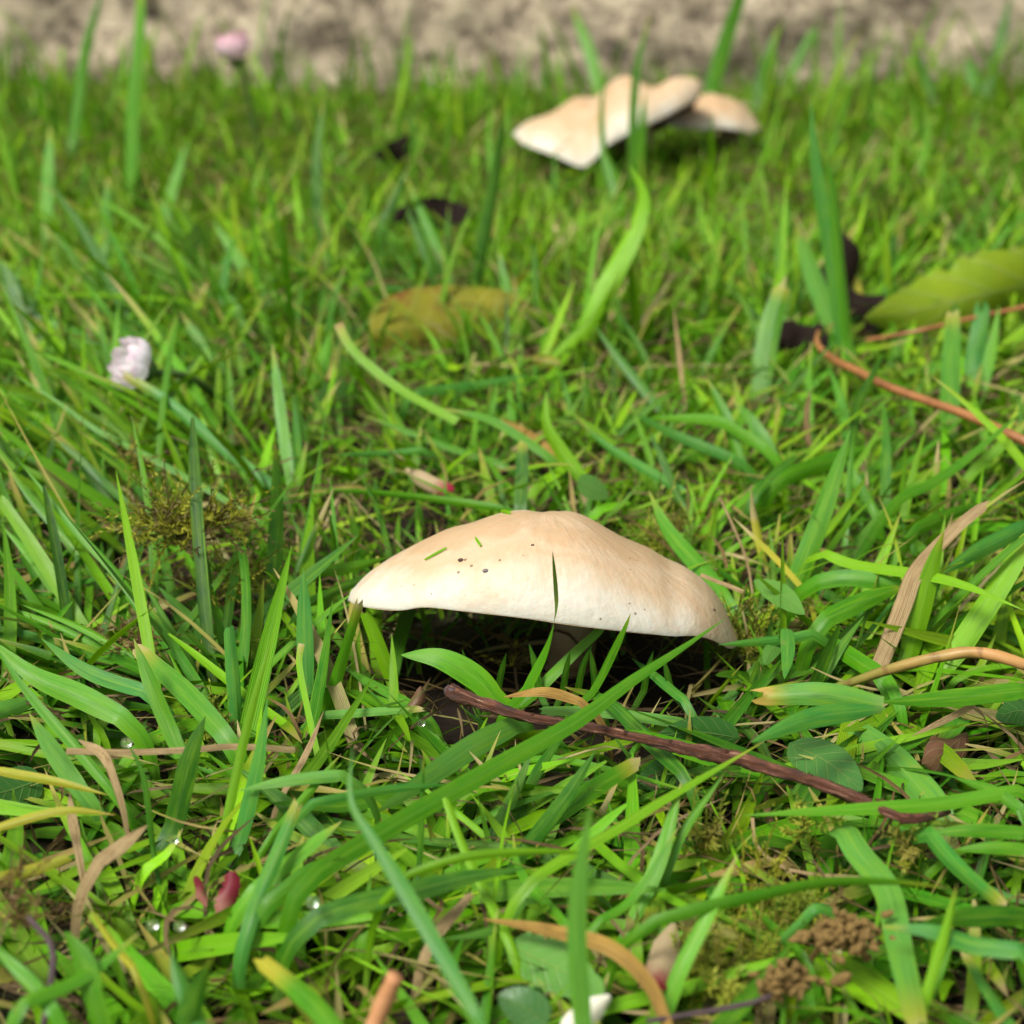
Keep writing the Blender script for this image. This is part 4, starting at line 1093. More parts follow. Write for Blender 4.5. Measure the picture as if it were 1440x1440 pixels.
blade('l', 'slim and lying, left of the pale slanting one', 13, [(480, 1060), (430, 1120), (380, 1180)], zb=0.018, k=0.5)
blade('s', 'thin and dry, slanting left of the twig end', 10, [(455, 1000), (430, 1060), (400, 1110)], zb=0.016, k=0.5)
blade('s', 'thin dry stalk lying level in the lower left tangle', 9, [(93, 1056), (180, 1058), (260, 1055), (330, 1050), (415, 1055)], 'strip', zb=0.026, zt=0.028)
blade('s', 'short, papery, by the dry stalk', 15, [(110, 1040), (140, 1058), (155, 1080)], 'lance', zb=0.028, k=1.0)
blade('s', 'short, papery, under the browning level one', 15, [(98, 1115), (102, 1150), (108, 1185)], 'lance', zb=0.02, k=1.0)
blade('d', 'broad and blurred, standing at the bottom left front', 34, [(300, 1345), (275, 1400), (260, 1460)], 'lance', zb=0.03, k=0.3)
blade('b', 'broad and blurred, leaning at the bottom left front', 30, [(240, 1340), (262, 1400), (290, 1460)], 'lance', zb=0.03, k=0.5)
blade('g', 'broad, shading the bottom left corner', 40, [(90, 1310), (115, 1350), (130, 1400)], 'lance', zb=0.03, k=0.4)


# ------------------------------------------------------------------ broad leaves, petals
M_BROAD = mat_leaf('broadleaf_green', (0.030, 0.115, 0.020), (0.060, 0.180, 0.030), rough=0.33)
M_BROADL = mat_leaf('broadleaf_light', (0.070, 0.200, 0.030), (0.110, 0.270, 0.040), rough=0.4)
M_YLEAF = mat_leaf('leaf_yellow_green', (0.270, 0.370, 0.012), (0.190, 0.310, 0.012), (0.34, 0.27, 0.03), 0.4, 0.5, 0.55, 0.57)
M_RLEAF = mat_leaf('leaf_autumn', (0.240, 0.220, 0.010), (0.150, 0.160, 0.010), (0.17, 0.030, 0.010), 0.3, 0.45, 0.2, 0.53)
M_DEAD = mat_leaf('leaf_blackened', (0.012, 0.008, 0.007), (0.026, 0.016, 0.012), (0.05, 0.03, 0.02), 0.05, 0.85, 0.0, 0.6, 0.08)
M_DEADB = mat_leaf('leaf_brown', (0.12, 0.055, 0.025), (0.07, 0.03, 0.015), (0.2, 0.12, 0.06), 0.1, 0.5, 0.15, 0.58)


def leaf(name, label, cat, mat, wpx, pts, prof='ovate', zb=0.012, k=None, zt=None, nc=7, n=20, lift=0.0, **kw):
    path = path3d(pts, zb, k, zt, n)
    path[:, 2] = np.maximum(path[:, 2], 0.003)
    kw.setdefault('fold', 0.12); kw.setdefault('seed', len(LBL) + 500); kw.setdefault('base_pale', 0)
    me, org = ribbon(path, wpx * depth(path[n // 2]) / FPX, (0.1, 0.2, 0.03), prof, nc=nc, **kw)
    o = link(name, me, mat); o.location = org
    o['label'] = label; o['category'] = cat
    LBL[label] = 1
    return o


leaf('broad_leaf', 'dark glossy oval leaf lying right behind the twig middle', 'leaf', M_BROAD, 48, [(925, 1035), (980, 1030), (1040, 1038)], zb=0.014, zt=0.016, roll=0.5, cup=0.1)
leaf('broad_leaf', 'dark oval leaf below the folded blade, tucked against the twig lower half', 'leaf', M_BROAD, 62, [(1212, 1112), (1165, 1072), (1110, 1045)], zb=0.014, zt=0.018, roll=0.3)
leaf('broad_leaf', 'dim bluish leaf under the twig, below the dark glossy oval', 'leaf', M_BROAD, 46, [(895, 1105), (930, 1090), (965, 1082)], zb=0.008, zt=0.008)
leaf('broad_leaf', 'small oval green leaf beside the moss at the right slope of the cap', 'leaf', M_BROADL, 32, [(1132, 864), (1100, 838), (1060, 816)], 'lance', zb=0.026, zt=0.03)
leaf('broad_leaf', 'small rounded seedling leaf behind the crown of the near cap', 'leaf', M_BROADL, 34, [(856, 700), (838, 688), (812, 676)], zb=0.03, zt=0.022, roll=0.4)
leaf('broad_leaf', 'toothed light green leaf under the long curved dead blade', 'leaf', M_BROADL, 80, [(850, 1395), (790, 1365), (715, 1328)], 'ovate', zb=0.016, zt=0.02, edge=0.22, n=40)
leaf('broad_leaf', 'blurred bluish leaf at the lawn front below the toothed leaf', 'leaf', M_BROAD, 58, [(700, 1400), (735, 1415), (770, 1440)], zb=0.02, zt=0.024)
leaf('broad_leaf', 'round pale leaf in the far grass behind the pink daisy', 'leaf', M_BROADL, 42, [(258, 355), (280, 340), (300, 325)], zb=0.02, zt=0.03, roll=0.4)
leaf('broad_leaf', 'dark round leaf low in the grass behind the pink daisy', 'leaf', M_BROAD, 60, [(285, 440), (320, 425), (355, 410)], zb=0.012, zt=0.016)
leaf('broad_leaf', 'rounded grey green leaf behind the bow curved blade', 'leaf', M_BROADL, 55, [(440, 575), (475, 560), (505, 545)], zb=0.012, zt=0.02)
leaf('broad_leaf', 'dark bluish leaf at the left side beneath the browning blade', 'leaf', M_BROAD, 60, [(-20, 1120), (20, 1110), (60, 1095)], zb=0.012, zt=0.014)
leaf('broad_leaf', 'small pale leaf hidden under the level blade by the cap moss', 'leaf', M_BROADL, 22, [(1075, 935), (1085, 915), (1098, 905)], zb=0.02, zt=0.022)
leaf('broad_leaf', 'green leaf half under the level blade right of the curled dark leaf', 'leaf', M_BROAD, 40, [(1400, 1010), (1430, 1000), (1460, 1005)], zb=0.016, zt=0.018)

# ragged yellow leaf and autumn leaf
yl = leaf('fallen_leaf', 'yellow green leaf with a ragged toothed edge, standing on its side in the grass', 'leaf', M_YLEAF, 112,
          [(1215, 448), (1290, 436), (1370, 417), (1480, 394), (1560, 380)], 'lance', zb=0.028, zt=0.026, nc=9, n=140, edge=0.16, roll=0.25, wob=0.30, cup=0.22)
leaf('fallen_leaf', 'red and yellow autumn leaf lying behind the near mushroom', 'leaf', M_RLEAF, 125, [(740, 425), (640, 452), (520, 468)], 'ovate', zb=0.019, zt=0.024, nc=9, n=40, roll=0.2, cup=0.25, edge=0.05)
leaf('dead_leaf', 'black crumpled leaf behind the tall pair of blades', 'leaf', M_DEAD, 84, [(1160, 318), (1185, 395), (1222, 475)], 'ovate', zb=0.013, k=0.22, wob=0.9, edge=0.10, n=22, cup=0.5)
leaf('dead_leaf', 'black leaf scrap on the soil at the foot of the tall pair', 'leaf', M_DEAD, 62, [(1070, 478), (1120, 476), (1165, 492)], 'ovate', zb=0.018, zt=0.018, wob=0.5, edge=0.25, cup=0.3)
leaf('dead_leaf', 'dark brown litter leaf lying in the far grass', 'leaf', M_DEAD, 46, [(545, 305), (600, 298), (665, 303)], 'ovate', zb=0.027, zt=0.027, wob=0.4, edge=0.3)
leaf('dead_leaf', 'dark scrap of leaf beyond the litter leaf', 'leaf', M_DEAD, 32, [(525, 222), (555, 212), (582, 195)], 'ovate', zb=0.030, zt=0.032, wob=0.4, edge=0.3)
leaf('dead_leaf', 'dark curled leaf below the broad level blade at the right', 'leaf', M_DEADB, 45, [(1300, 1075), (1325, 1060), (1360, 1030)], 'ovate', zb=0.014, zt=0.018, wob=0.5, edge=0.2, cup=0.7)
leaf('dead_leaf', 'small brown curled leaf by the twig broken end', 'leaf', M_DEADB, 20, [(592, 965), (588, 985), (575, 1000)], 'ovate', zb=0.014, zt=0.02, cup=0.7)
leaf('dead_leaf', 'tan leaf scrap near the stem of the pink daisy', 'leaf', M_DRY, 34, [(310, 480), (328, 497), (335, 515)], 'ovate', zb=0.012, zt=0.014, cup=0.5)
leaf('dead_leaf', 'orange leaf scrap lying behind the seedling', 'leaf', M_RLEAF, 20, [(735, 505), (760, 508), (790, 515)], 'ovate', zb=0.016, zt=0.016, cup=0.5)


def mat_petal(name, white, pink, start=0.45):
    m = NT(name)
    st = m.n('ShaderNodeSeparateXYZ'); m.l(m.attr('st').outputs['Vector'], st.inputs[0])
    nz = m.noise(m.obj(), 140, 3)
    k = m.math('MULTIPLY', m.math('ADD', m.math('SUBTRACT', st.outputs[1], start), m.math('MULTIPLY', m.math('SUBTRACT', nz, 0.5), 0.7)), 3.0, clamp=True)
    c = m.mix(k, white, pink)
    p = m.pbr(c, 0.5, 0.3)
    tr = m.n('ShaderNodeBsdfTranslucent'); m.l(c, tr.inputs['Color'])
    ms = m.n('ShaderNodeMixShader'); ms.inputs[0].default_value = 0.45
    m.l(p, ms.inputs[1]); m.l(tr.outputs[0], ms.inputs[2])
    return m.done(ms.outputs[0])


M_PETAL = mat_petal('daisy_petal', (0.88, 0.86, 0.87), (0.80, 0.55, 0.70), 0.70)
M_PETALP = mat_petal('daisy_petal_pink', (0.84, 0.70, 0.73), (0.76, 0.48, 0.55), 0.6)
M_RPETAL = mat_petal('fallen_petal_red', (0.50, 0.38, 0.22), (0.30, 0.015, 0.04), 0.55)
M_REDP = mat_petal('fallen_petal_dark', (0.34, 0.13, 0.10), (0.20, 0.018, 0.03), 0.35)
M_WPETAL = mat_simple('fallen_petal_white', (0.75, 0.74, 0.62), (0.6, 0.58, 0.4), 90, 0.5)
leaf('fallen_petal', 'cream petal with a dark red end, lying near the green moss', 'petal', M_RPETAL, 40, [(925, 1388), (932, 1350), (948, 1298)], 'petal', zb=0.020, zt=0.022, cup=0.4)
leaf('fallen_petal', 'dark red petal standing in the lower left tangle', 'petal', M_REDP, 30, [(328, 1225), (322, 1255), (310, 1300)], 'petal', zb=0.012, k=0.4, cup=0.3, edge=0.35, wob=0.2)
leaf('fallen_petal', 'small orange red petal scrap beside the dark red petal', 'petal', M_REDP, 14, [(275, 1232), (282, 1255), (290, 1275)], 'petal', zb=0.014, k=0.3, cup=0.3, edge=0.35, wob=0.2)
leaf('fallen_petal', 'cream and red petal lying behind the left slope of the near cap', 'petal', M_RPETAL, 22, [(637, 690), (605, 680), (570, 660)], 'petal', zb=0.016, zt=0.014, cup=0.5)
leaf('fallen_petal', 'white petal scrap at the lawn front beside the long upright blade', 'petal', M_WPETAL, 34, [(795, 1450), (825, 1425), (858, 1400)], 'petal', zb=0.026, zt=0.028, cup=0.5)

# ------------------------------------------------------------------ twig, stalk, needle, stick
def mat_bark():
    m = NT('twig_bark')
    st = m.n('ShaderNodeSeparateXYZ'); m.l(m.attr('st').outputs['Vector'], st.inputs[0])
    cmb = m.n('ShaderNodeCombineXYZ')
    m.l(m.math('MULTIPLY', st.outputs[0], 14.0), cmb.inputs[0]); m.l(m.math('MULTIPLY', st.outputs[1], 16.0), cmb.inputs[1])
    n1 = m.noise(cmb.outputs[0], 1.0, 6, 0.7); n2 = m.noise(m.obj(), 90, 4)
    c = m.ramp(n1, [(0.35, (0.012, 0.007, 0.004)), (0.46, (0.065, 0.020, 0.009)), (0.57, (0.14, 0.050, 0.024)), (0.68, (0.34, 0.21, 0.13))])
    c = m.mix(m.math('MULTIPLY', m.math('SUBTRACT', n2, 0.55, clamp=True), 4, clamp=True), c, (0.03, 0.018, 0.015))
    return m.done(m.pbr(c, 0.5, 0.35, m.bump(m.math('ADD', n1, n2), 0.9, 0.0012)))


M_BARK = mat_bark()
M_BARKD = mat_simple('twig_broken_wood', (0.03, 0.02, 0.025), (0.08, 0.05, 0.05), 300, 0.7)


def along(name, label, cat, mat, pts, rpx, zs, n=60, bump=0.12, seed=1, nseg=12, parent=None):
    P = np.array([at_z(px, py, z) for (px, py), z in zip(pts, zs)])
    path = catmull(P, n)
    sc = depth(P[len(P) // 2]) / FPX
    r = np.interp(np.linspace(0, 1, n), np.linspace(0, 1, len(rpx)), np.array(rpx)) * sc
    org = path[0].copy()
    o = link(name, tube(path - org, r, nseg, bump, seed), mat, parent)
    o.location = org
    if label: o['label'] = label; o['category'] = cat
    return o, path, r


tw_pts = [(633, 972), (680, 990), (740, 1008), (815, 1020), (871, 1032), (960, 1052), (1044, 1070), (1100, 1087), (1152, 1102), (1201, 1121), (1245, 1142), (1268, 1151)]
tw, tpath, tr_ = along('twig', 'reddish brown woody twig with a broken end, lying on the grass before the mushroom', 'twig', M_BARK, tw_pts,
                       [10.5, 9.5, 7.2, 6.8, 8, 7.2, 8, 11.5, 8.5, 8, 7.2, 6.2], [0.024, 0.024, 0.024, 0.024, 0.025, 0.026, 0.027, 0.028, 0.028, 0.028, 0.028, 0.028], n=150, bump=0.5)
p0, p1 = tpath[0], tpath[4]; d = (p0 - p1) / np.linalg.norm(p0 - p1)
link('broken_end', tube(np.array([p0 - d * 0.002, p0 + d * 0.0006, p0 + d * 0.0014]) - tpath[0], np.array([0.9, 0.92, 0.6]) * tr_[0], 12, 0.5, 4), M_BARKD, tw)
sp = catmull([at_z(1265, 1151, 0.028), at_z(1300, 1150, 0.028), at_z(1335, 1142, 0.024)], 14)
link('side_shoot', tube(sp - tpath[0], np.linspace(0.0014, 0.0006, 14), 9, 0.3, 8), M_BARK, tw)
for i, a in ((30, 0.3), (62, -0.5), (75, 0.4), (92, 0.1)):
    q = tpath[i]; r = tr_[i]
    v = np.array([math.sin(a), -0.35, 0.85]); v /= np.linalg.norm(v)
    link('bud', tube(np.array([q + v * r * 0.7, q + v * r * 1.25, q + v * r * 1.5]) - tpath[0], np.array([0.55, 0.42, 0.12]) * r, 8, 0.2, i), M_BARK, tw)

m = NT('stalk_skin')
st = m.n('ShaderNodeSeparateXYZ'); m.l(m.attr('st').outputs['Vector'], st.inputs[0])
nz = m.noise(m.obj(), 160, 5); n2 = m.noise(m.obj(), 50, 4)
c = m.ramp(m.math('ADD', st.outputs[1], m.math('MULTIPLY', m.math('SUBTRACT', nz, 0.5), 0.5)), [(0.0, (0.10, 0.14, 0.02)), (0.35, (0.22, 0.17, 0.04)), (0.7, (0.36, 0.19, 0.06)), (1.0, (0.44, 0.24, 0.09))])
c = m.mix(m.math('MULTIPLY', m.math('SUBTRACT', n2, 0.58, clamp=True), 5, clamp=True), c, (0.16, 0.07, 0.025))
c = m.mix(m.math('MULTIPLY', m.math('SUBTRACT', m.math('SINE', m.math('ADD', m.math('MULTIPLY', st.outputs[1], 38.0), m.math('MULTIPLY', nz, 5.0))), 0.75, clamp=True), 2.2, clamp=True), c, (0.13, 0.06, 0.02))
M_STALK = m.done(m.pbr(c, 0.45, 0.35, m.bump(nz, 0.4, 0.0005)))
stk, spath, sr = along('dry_stalk', 'smooth brown curved stalk with green foot, arching over the grass on the right', 'stalk', M_STALK,
                       [(1150, 975), (1205, 957), (1260, 939), (1327, 922), (1377, 918), (1440, 934), (1520, 965)], [5, 6.5, 7.5, 8.5, 8.5, 9, 9],
                       [0.012, 0.020, 0.028, 0.034, 0.036, 0.034, 0.026], n=70, bump=0.22)
for i in ():
    link('node', tube(np.array([spath[i - 1], spath[i], spath[i + 1]]) - spath[0], np.array([0.98, 1.06, 0.98]) * sr[i], 12, 0.1, i), M_STALK, stk)

M_NEEDLE = mat_simple('pine_needle', (0.32, 0.14, 0.045), (0.15, 0.055, 0.02), 90, 0.4, 0.4)
M_NEEDLED = mat_simple('pine_needle_groove', (0.09, 0.03, 0.015), (0.13, 0.05, 0.02), 90, 0.5)
nd, npath, nr_ = along('pine_needle', 'orange brown bent pine needle lying over the grass on the right', 'pine needle', M_NEEDLE,
                       [(1151, 466), (1150, 484), (1170, 504), (1210, 524), (1243, 541), (1293, 560), (1360, 584), (1440, 620), (1520, 660)],
                       [3, 5, 6, 6.5, 6, 6, 6.5, 6.5, 6], [0.030, 0.030, 0.031, 0.033, 0.035, 0.036, 0.037, 0.036, 0.03], n=80, bump=0.05)
link('groove', tube(npath[22:] - npath[0] + np.array([0, -0.0005, 0.0009]), nr_[22:] * 0.25, 6, 0.0), M_NEEDLED, nd)
b2 = catmull([at_z(1218, 479, 0.028), at_z(1293, 465, 0.036), at_z(1360, 449, 0.038), at_z(1440, 432, 0.040), at_z(1510, 415, 0.04)], 60)
link('second_needle', tube(b2 - npath[0], np.linspace(0.0009, 0.0012, 60), 8, 0.05, 5), M_NEEDLE, nd)
along('stick', 'orange tan stick end poking up at the lawn front', 'stick', mat_simple('stick_wood', (0.44, 0.22, 0.10), (0.34, 0.15, 0.06), 200, 0.6),
      [(556, 1372), (540, 1408), (520, 1460)], [12, 13, 13.5], [0.040, 0.034, 0.026], n=16, bump=0.12)
along('dry_stalk', 'thin grey brown stalk bending down in the lower left front', 'stalk', M_BARKD,
      [(40, 1290), (72, 1330), (72, 1380), (60, 1450)], [4, 4.5, 5, 5], [0.034, 0.034, 0.03, 0.024], n=24, bump=0.1)
along('dry_stalk', 'thin dark stalk lying level at the lower right front under the seed heads', 'stalk', M_BARKD,
      [(910, 1436), (980, 1425), (1050, 1412), (1085, 1400)], [3.5, 4, 4, 3.5], [0.022, 0.022, 0.023, 0.024], n=24, bump=0.1)

# ------------------------------------------------------------------ daisies
M_CALYX = mat_simple('daisy_calyx', (0.06, 0.15, 0.02), (0.04, 0.10, 0.02), 200, 0.6)
M_DSTEM = mat_simple('daisy_stem', (0.07, 0.13, 0.02), (0.04, 0.09, 0.02), 120, 0.5)
M_DISC = mat_simple('daisy_disc', (0.62, 0.42, 0.03), (0.45, 0.28, 0.02), 400, 0.8)


def petal_mesh(L, W):
    n, nc = 8, 5; V = []; st = []
    for i in range(n):
        t = i / (n - 1); w = W / 2 * (0.35 + 0.65 * math.sin(min(1, t * 1.25) * math.pi / 2)) * (1 if t < 0.8 else math.sqrt(max(0.02, 1 - ((t - 0.8) / 0.2) ** 2 * 0.9)))
        for j in range(nc):
            u = -1 + 2 * j / (nc - 1)
            V.append((u * w, L * 0.30 * math.sin(t * 2.6) - 0.1 * L * t * t + 0.0 - w * 0.4 * u * u, L * t)); st.append((u, t, 0))
    return mesh_np('petal', V, grid_faces(n, nc), st=st)


def daisy(label, center, axis, R, npet, pmat, openness, stem_pts, lw=0.42):
    base = stem_pts[-1]
    root = bpy.data.objects.new('daisy', None); C.objects.link(root); root.location = base
    root['label'] = label; root['category'] = 'flower'; root['group'] = 'daisies in the lawn'
    path = catmull(stem_pts, 30)
    link('stem', tube(path - base, np.linspace(0.0015, 0.0022, 30), 8, 0.05, 2), M_DSTEM, root)
    q = Vector(axis).to_track_quat('Z', 'Y')
    rot = q.to_matrix().to_4x4()
    cen = Vector(center - base)
    # calyx cup
    V = []; ns = 16
    for i, (r, z) in enumerate([(0.1, -0.42), (0.28, -0.38), (0.40, -0.22), (0.43, 0.0), (0.40, 0.16), (0.3, 0.1)]):
        for j in range(ns):
            a = 2 * math.pi * j / ns; rr = r * R * (1 + (0.06 if j % 2 else -0.06))
            V.append((rr * math.cos(a), rr * math.sin(a), z * R))
    o = link('calyx', mesh_np('calyx', V, grid_faces(6, ns, True)), M_CALYX, root); o.matrix_local = Matrix.Translation(cen) @ rot
    V = []
    for i, (r, z) in enumerate([(0.42, 0.02), (0.42, 0.2), (0.34, 0.32), (0.18, 0.4), (0.02, 0.42)]):
        for j in range(ns):
            a = 2 * math.pi * j / ns; V.append((r * R * math.cos(a), r * R * math.sin(a), z * R))
    o = link('disc', mesh_np('disc', V, grid_faces(5, ns, True)), M_DISC, root); o.matrix_local = Matrix.Translation(cen) @ rot
    pm = petal_mesh(R * 1.2, R * lw); pm.materials.append(pmat)
    rr = random.Random(int(R * 1e6) + npet)
    for i in range(npet):
        a = 2 * math.pi * i / npet + rr.uniform(-0.08, 0.08)
        ring = 0.34 if i % 2 else 0.40
        tilt = math.radians(openness + rr.uniform(-0.3, 0.3) * openness + rr.uniform(-9, 9) - (openness * 0.35 if i % 2 else 0))
        M = Matrix.Translation(cen) @ rot @ Matrix.Rotation(a, 4, 'Z') @ Matrix.Translation((0, ring * R, 0.05 * R)) @ Matrix.Rotation(-tilt, 4, 'X') @ Matrix.Rotation(rr.uniform(-0.25, 0.25), 4, 'Z')
        M = M @ Matrix.Diagonal((rr.uniform(0.85, 1.1), 1, rr.uniform(0.85, 1.08), 1))
        o = link('petal', pm, None, root); o.matrix_local = M
    return root


c2 = at_z(205, 520, 0.040)
daisy('half closed pink and white daisy leaning left among long grass', c2, (-0.72, -0.32, 0.42), 0.0100, 46, M_PETAL, 34,
      [c2 + np.array([0.0035, 0.002, -0.002]), at_z(250, 526, 0.036), at_z(290, 545, 0.026), at_z(318, 580, 0.012), at_z(322, 610, 0.003)])
yb = at_z(368, 228, 0.004)
c1 = at_y(332, 82, yb[1] - 0.004)
daisy('closed pink daisy bud on a tall dark stem before the wall', c1, (-0.1, -0.15, 1.0), 0.0130, 30, M_PETALP, 14,
      [c1 + np.array([0.0, 0, -0.003]), at_y(345, 112, yb[1] - 0.004), at_y(353, 160, yb[1] - 0.002), yb])

# ------------------------------------------------------------------ moss tufts, seed heads
def moss_clump(label, cpx, zc, rad, nsp, ln, cols, nleaf=26, leafl=0.0024, flat=0.5, star=False, updir=0.35):
    c = at_z(cpx[0], cpx[1], zc)
    s = rng.normal(0, 1, (nsp, 3)); s /= np.linalg.norm(s, axis=1)[:, None]
    s = s * (rng.random((nsp, 1)) ** 0.5) * np.array([rad[0], rad[1], rad[2]])
    d = rng.normal(0, 1, (nsp, 3)) * np.array([1, 1, flat]) + np.array([0, 0, updir]) + s / max(rad) * 0.6
    col = np.array(cols)[rng.integers(0, len(cols), nsp)]
    V, Q, cc = moss_sprigs(s, d, rng.uniform(ln[0], ln[1], nsp), nleaf, leafl, col, 0.5, star)
    z0 = V[:, 2].min() + c[2]
    if z0 < 0.001: V[:, 2] = np.maximum(V[:, 2], 0.001 - c[2])
    o = link('moss_tuft', mesh_np('moss_tuft', V, Q, False, col=cc), M_MOSS)
    o.location = c
    o['label'] = label; o['category'] = 'moss'
    return o


OL = [(0.22, 0.23, 0.02), (0.28, 0.29, 0.025), (0.15, 0.12, 0.035), (0.31, 0.31, 0.025), (0.10, 0.075, 0.025)]
YG = [(0.22, 0.27, 0.02), (0.17, 0.24, 0.02), (0.28, 0.30, 0.03), (0.20, 0.18, 0.03)]
BR = [(0.22, 0.14, 0.05), (0.14, 0.09, 0.035), (0.26, 0.19, 0.06)]
moss_clump('loose olive brown moss tuft lifted among the grass blades left of the mushroom', (262, 740), 0.040, (0.017, 0.014, 0.006), 110, (0.008, 0.022), OL, 26, 0.0029, 0.5)
moss_clump('thin yellow green moss spray hanging below the olive tuft', (318, 815), 0.022, (0.012, 0.010, 0.006), 55, (0.007, 0.017), YG + OL[:2], 22, 0.0018, 0.6)
moss_clump('small brown moss sprig above the olive tuft', (188, 648), 0.034, (0.004, 0.004, 0.007), 22, (0.005, 0.012), BR + OL, 20, 0.0018, 0.8)
moss_clump('yellow green feathery moss against the right end of the near cap', (1050, 905), 0.010, (0.008, 0.008, 0.006), 45, (0.008, 0.017), YG, 24, 0.0027, 0.9, updir=0.8)
moss_clump('yellow moss behind the right slope of the near cap', (930, 760), 0.012, (0.012, 0.010, 0.004), 40, (0.008, 0.016), YG, 22, 0.0028, 0.8, updir=0.8)
moss_clump('dim moss frond inside the hollow under the cap', (725, 935), 0.006, (0.003, 0.003, 0.002), 7, (0.008, 0.014), OL, 26, 0.0030, 0.9, updir=0.8)
moss_clump('starry green moss shoot below the lower twig', (1141, 1165), 0.018, (0.003, 0.003, 0.005), 10, (0.005, 0.010), YG, 22, 0.0034, 1, True, 1.2)
moss_clump('starry green moss shoot below the oval leaves near the petal', (985, 1185), 0.016, (0.004, 0.003, 0.005), 12, (0.006, 0.011), YG, 22, 0.0034, 1, True, 1.2)
moss_clump('starry green moss shoot below the twig end', (1284, 1198), 0.016, (0.003, 0.003, 0.005), 10, (0.005, 0.010), YG, 22, 0.0034, 1, True, 1.2)
moss_clump('yellow branching moss strand under the looped straw', (1075, 1228), 0.018, (0.007, 0.004, 0.003), 18, (0.006, 0.012), [(0.32, 0.32, 0.02), (0.24, 0.26, 0.02)], 18, 0.0018, 0.6)
moss_clump('green moss cushion beside the cream petal', (1010, 1370), 0.012, (0.014, 0.010, 0.004), 55, (0.006, 0.013), YG, 22, 0.0032, 1, True, 1.0)
moss_clump('green moss cushion between the seed heads and the looped straw', (1095, 1300), 0.010, (0.012, 0.010, 0.004), 40, (0.006, 0.012), YG, 22, 0.0032, 1, True, 1.0)
moss_clump('brown dry moss tuft at the left side of the lawn front', (15, 1270), 0.032, (0.008, 0.006, 0.008), 45, (0.005, 0.011), BR, 22, 0.0018, 0.8)
moss_clump('brown dry moss wisp under the thin yellow spray', (190, 905), 0.020, (0.010, 0.006, 0.003), 30, (0.005, 0.010), BR, 20, 0.0018, 0.5)
moss_clump('yellow moss wisp left of the hollow', (300, 1015), 0.014, (0.010, 0.008, 0.003), 25, (0.006, 0.012), YG, 20, 0.0020, 0.7)

M_SEED = mat_simple('seed_husk', (0.32, 0.21, 0.06), (0.10, 0.055, 0.02), 700, 0.65, 0.25, 0.6, 0.0008)


def bead_mesh(sd):
    bm = bmesh.new(); bmesh.ops.create_icosphere(bm, subdivisions=2, radius=1.0)
    for v in bm.verts:
        v.co *= 1 + 0.5 * mnoise.noise(v.co * 1.9 + Vector((sd, 0, 0)))
    for f in bm.faces: f.smooth = True
    me = bpy.data.meshes.new('seed'); bm.to_mesh(me); bm.free(); me.materials.append(M_SEED)
    return me


BEADS = [bead_mesh(i * 3.7) for i in range(4)]


def seed_head(label, px, zc, spread, ns, size, stalk_px):
    c = at_z(px[0], px[1], zc)
    root = bpy.data.objects.new('seed_cluster', None); C.objects.link(root); root.location = c
    root['label'] = label; root['category'] = 'seed head'; root['group'] = 'brown seed heads'
    e = at_z(stalk_px[0], stalk_px[1], 0.012) - c
    link('stalk', tube(catmull([np.zeros(3), e * 0.5 + np.array([0, 0, 0.002]), e], 12), 0.0008, 7, 0.1), M_SEED, root)
    rr = random.Random(ns)
    for i in range(ns):
        o = link('seed', BEADS[i % 4], None, root)
        o.location = (rr.gauss(0, spread[0]), rr.gauss(0, spread[1]), rr.gauss(0, spread[2]))
        s = size * rr.uniform(0.7, 1.25)
        o.scale = (s, s * 0.8, s * rr.uniform(0.9, 2.2)); o.rotation_euler = (rr.uniform(0, 6), rr.uniform(0, 6), rr.uniform(0, 6))


seed_head('clustered brown seed head beside the broad drooping blade', (1185, 1317), 0.024, (0.0038, 0.0022, 0.0017), 150, 0.00085, (1130, 1360))
seed_head('smaller brown seed head on the thin dark stalk', (1098, 1378), 0.024, (0.0024, 0.0018, 0.0018), 90, 0.0008, (1060, 1415))
cr = link('seed_husk', BEADS[1], None, label='single smooth reddish brown husk below the large seed head', cat='seed')
cr.location = at_z(1182, 1378, 0.02); cr.scale = (0.0016, 0.0014, 0.0030); cr.rotation_euler = (0.4, 0.7, 0)

# ------------------------------------------------------------------ crumbs and clippings on the cap, dew
def on_cap(px, py):
    """point of the near cap's skin seen at a pixel"""
    best = None
    r = ray(px, py); r /= np.linalg.norm(r)
    for s in np.linspace(0.42, 0.60, 700):
        p = CAMP + r * s
        xm = (cap1.X[0] + cap1.X[-1]) / 2; a = np.interp(p[0], cap1.X, cap1.A); b = (p[1] - cap1.yc) / cap1.ry
        if a * a + b * b < 0.995:
            z = cap1.pt(np.array([a]), np.array([b]))[0][2]
            if p[2] <= z: return p
    return None


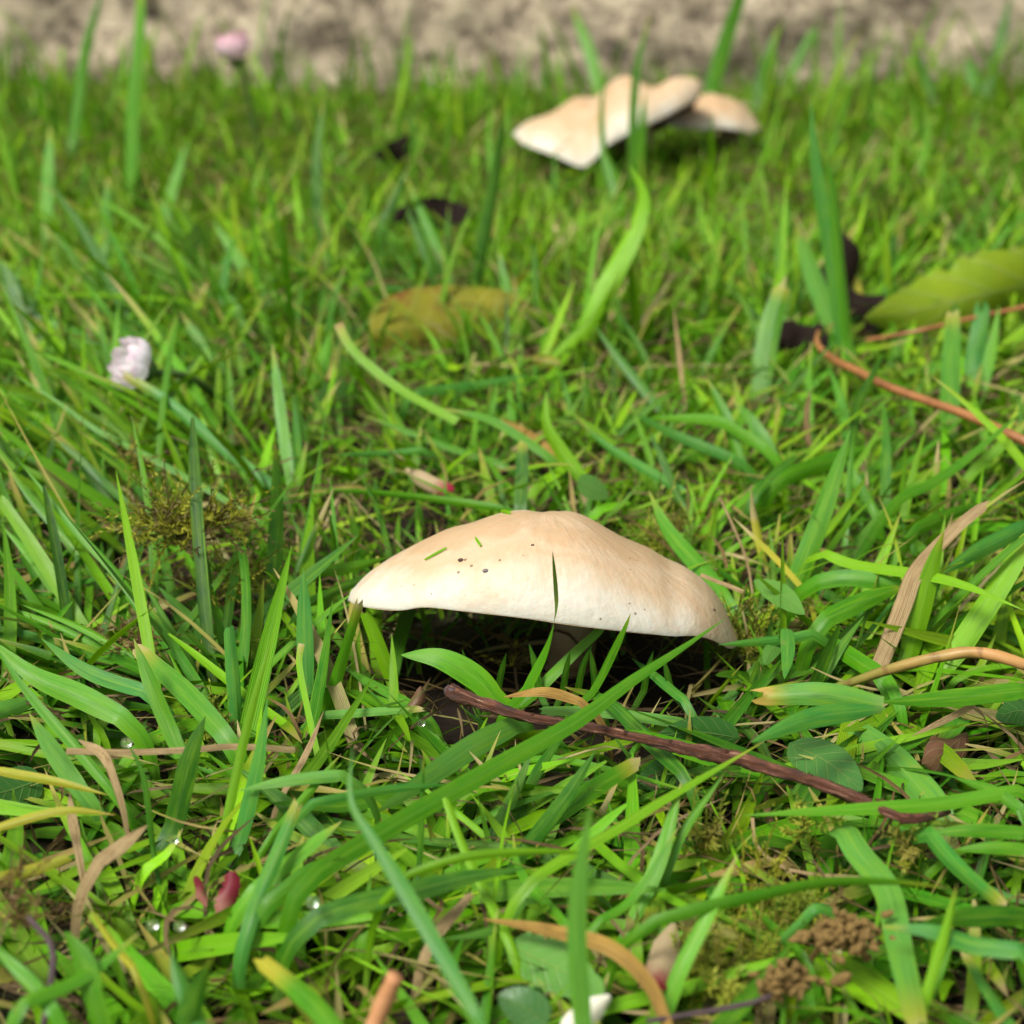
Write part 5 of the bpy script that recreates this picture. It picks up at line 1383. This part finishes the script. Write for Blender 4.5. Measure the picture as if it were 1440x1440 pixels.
M_CRUMB = mat_simple('soil_crumb', (0.05, 0.03, 0.02), (0.10, 0.07, 0.05), 900, 0.8)
M_CRUMBG = mat_simple('grey_grit', (0.22, 0.20, 0.19), (0.10, 0.09, 0.09), 900, 0.8)
for px, py, s, mt, lab in ((648, 788, 0.0007, M_CRUMB, 'dark brown soil crumb on the near cap, beside the green clippings'),
                           (683, 803, 0.00075, M_CRUMBG, 'grey grit grain on the near cap'),
                           (889, 807, 0.0005, M_CRUMB, 'tiny dark crumb on the right half of the near cap'),
                           (1004, 858, 0.0005, M_CRUMB, 'tiny dark crumb on the steep right slope of the near cap'),
                           (749, 767, 0.0004, M_CRUMB, 'tiny dark crumb near the crown of the near cap')):
    p = on_cap(px, py)
    if p is None: continue
    o = link('soil_crumb', BEADS[0].copy(), None, label=lab, cat='crumb')
    o.data.materials.clear(); o.data.materials.append(mt)
    o.location = p + np.array([0, -0.0001, 0.0002]); o.scale = (s * 1.3, s * 0.8, s * 0.6); o.rotation_euler = (0.4, 0.2, 0.4)
for a, b, w, lab in (((597, 789), (628, 772), 4, 'thin green grass clipping lying on the near cap'),
                     ((668, 757), (676, 769), 4, 'short green clipping near the crown of the near cap'),
                     ((575, 765), (620, 753), 4, 'yellowish grass clipping on the left slope of the near cap'),
                     ((704, 720), (718, 723), 6, 'small green scrap at the crown of the near cap')):
    p, q = on_cap(*a), on_cap(*b)
    if p is None or q is None: continue
    mid = on_cap((a[0] + b[0]) / 2, (a[1] + b[1]) / 2)
    path = catmull([p, (mid if mid is not None else (p + q) / 2), q], 8) + np.array([0, -0.0004, 0.0006])
    me, org = ribbon(path, w * 0.0002, HC['y'], 'blunt', base_pale=0, fold=0.3, nc=3)
    o = link('grass_clipping', me, M_GRASS, label=lab, cat='clipping'); o.location = org

m = NT('dew_water')
g = m.n('ShaderNodeBsdfGlass'); g.inputs['IOR'].default_value = 1.33; g.inputs['Roughness'].default_value = 0.0
M_DEW = m.done(g.outputs[0])
bm = bmesh.new(); bmesh.ops.create_icosphere(bm, subdivisions=3, radius=1.0)
for f in bm.faces: f.smooth = True
for v in bm.verts: v.co.z *= 0.9
dew_me = bpy.data.meshes.new('dew'); bm.to_mesh(dew_me); bm.free(); dew_me.materials.append(M_DEW)
for (px, py, z, s, lab) in ((178, 1044, 0.046, 0.0013, 'dew drop on the tip of the stem thin dark blade'),
                            (244, 1180, 0.030, 0.0012, 'dew drop at the foot of the broad dark pointed blade'),
                            (439, 1268, 0.034, 0.0014, 'bright dew drop at the base of the broad dark blade pointing right'),
                            (214, 1300, 0.036, 0.0012, 'dew drop left of the dark red petal'),
                            (252, 1302, 0.036, 0.0011, 'dew drop just under the orange red petal scrap'),
                            (593, 1017, 0.026, 0.0010, 'dew drop by the broken end of the twig')):
    o = link('dew_drop', dew_me, None, label=lab, cat='water drop', group='dew drops')
    o.location = at_z(px, py, z); o.scale = (s, s, s)
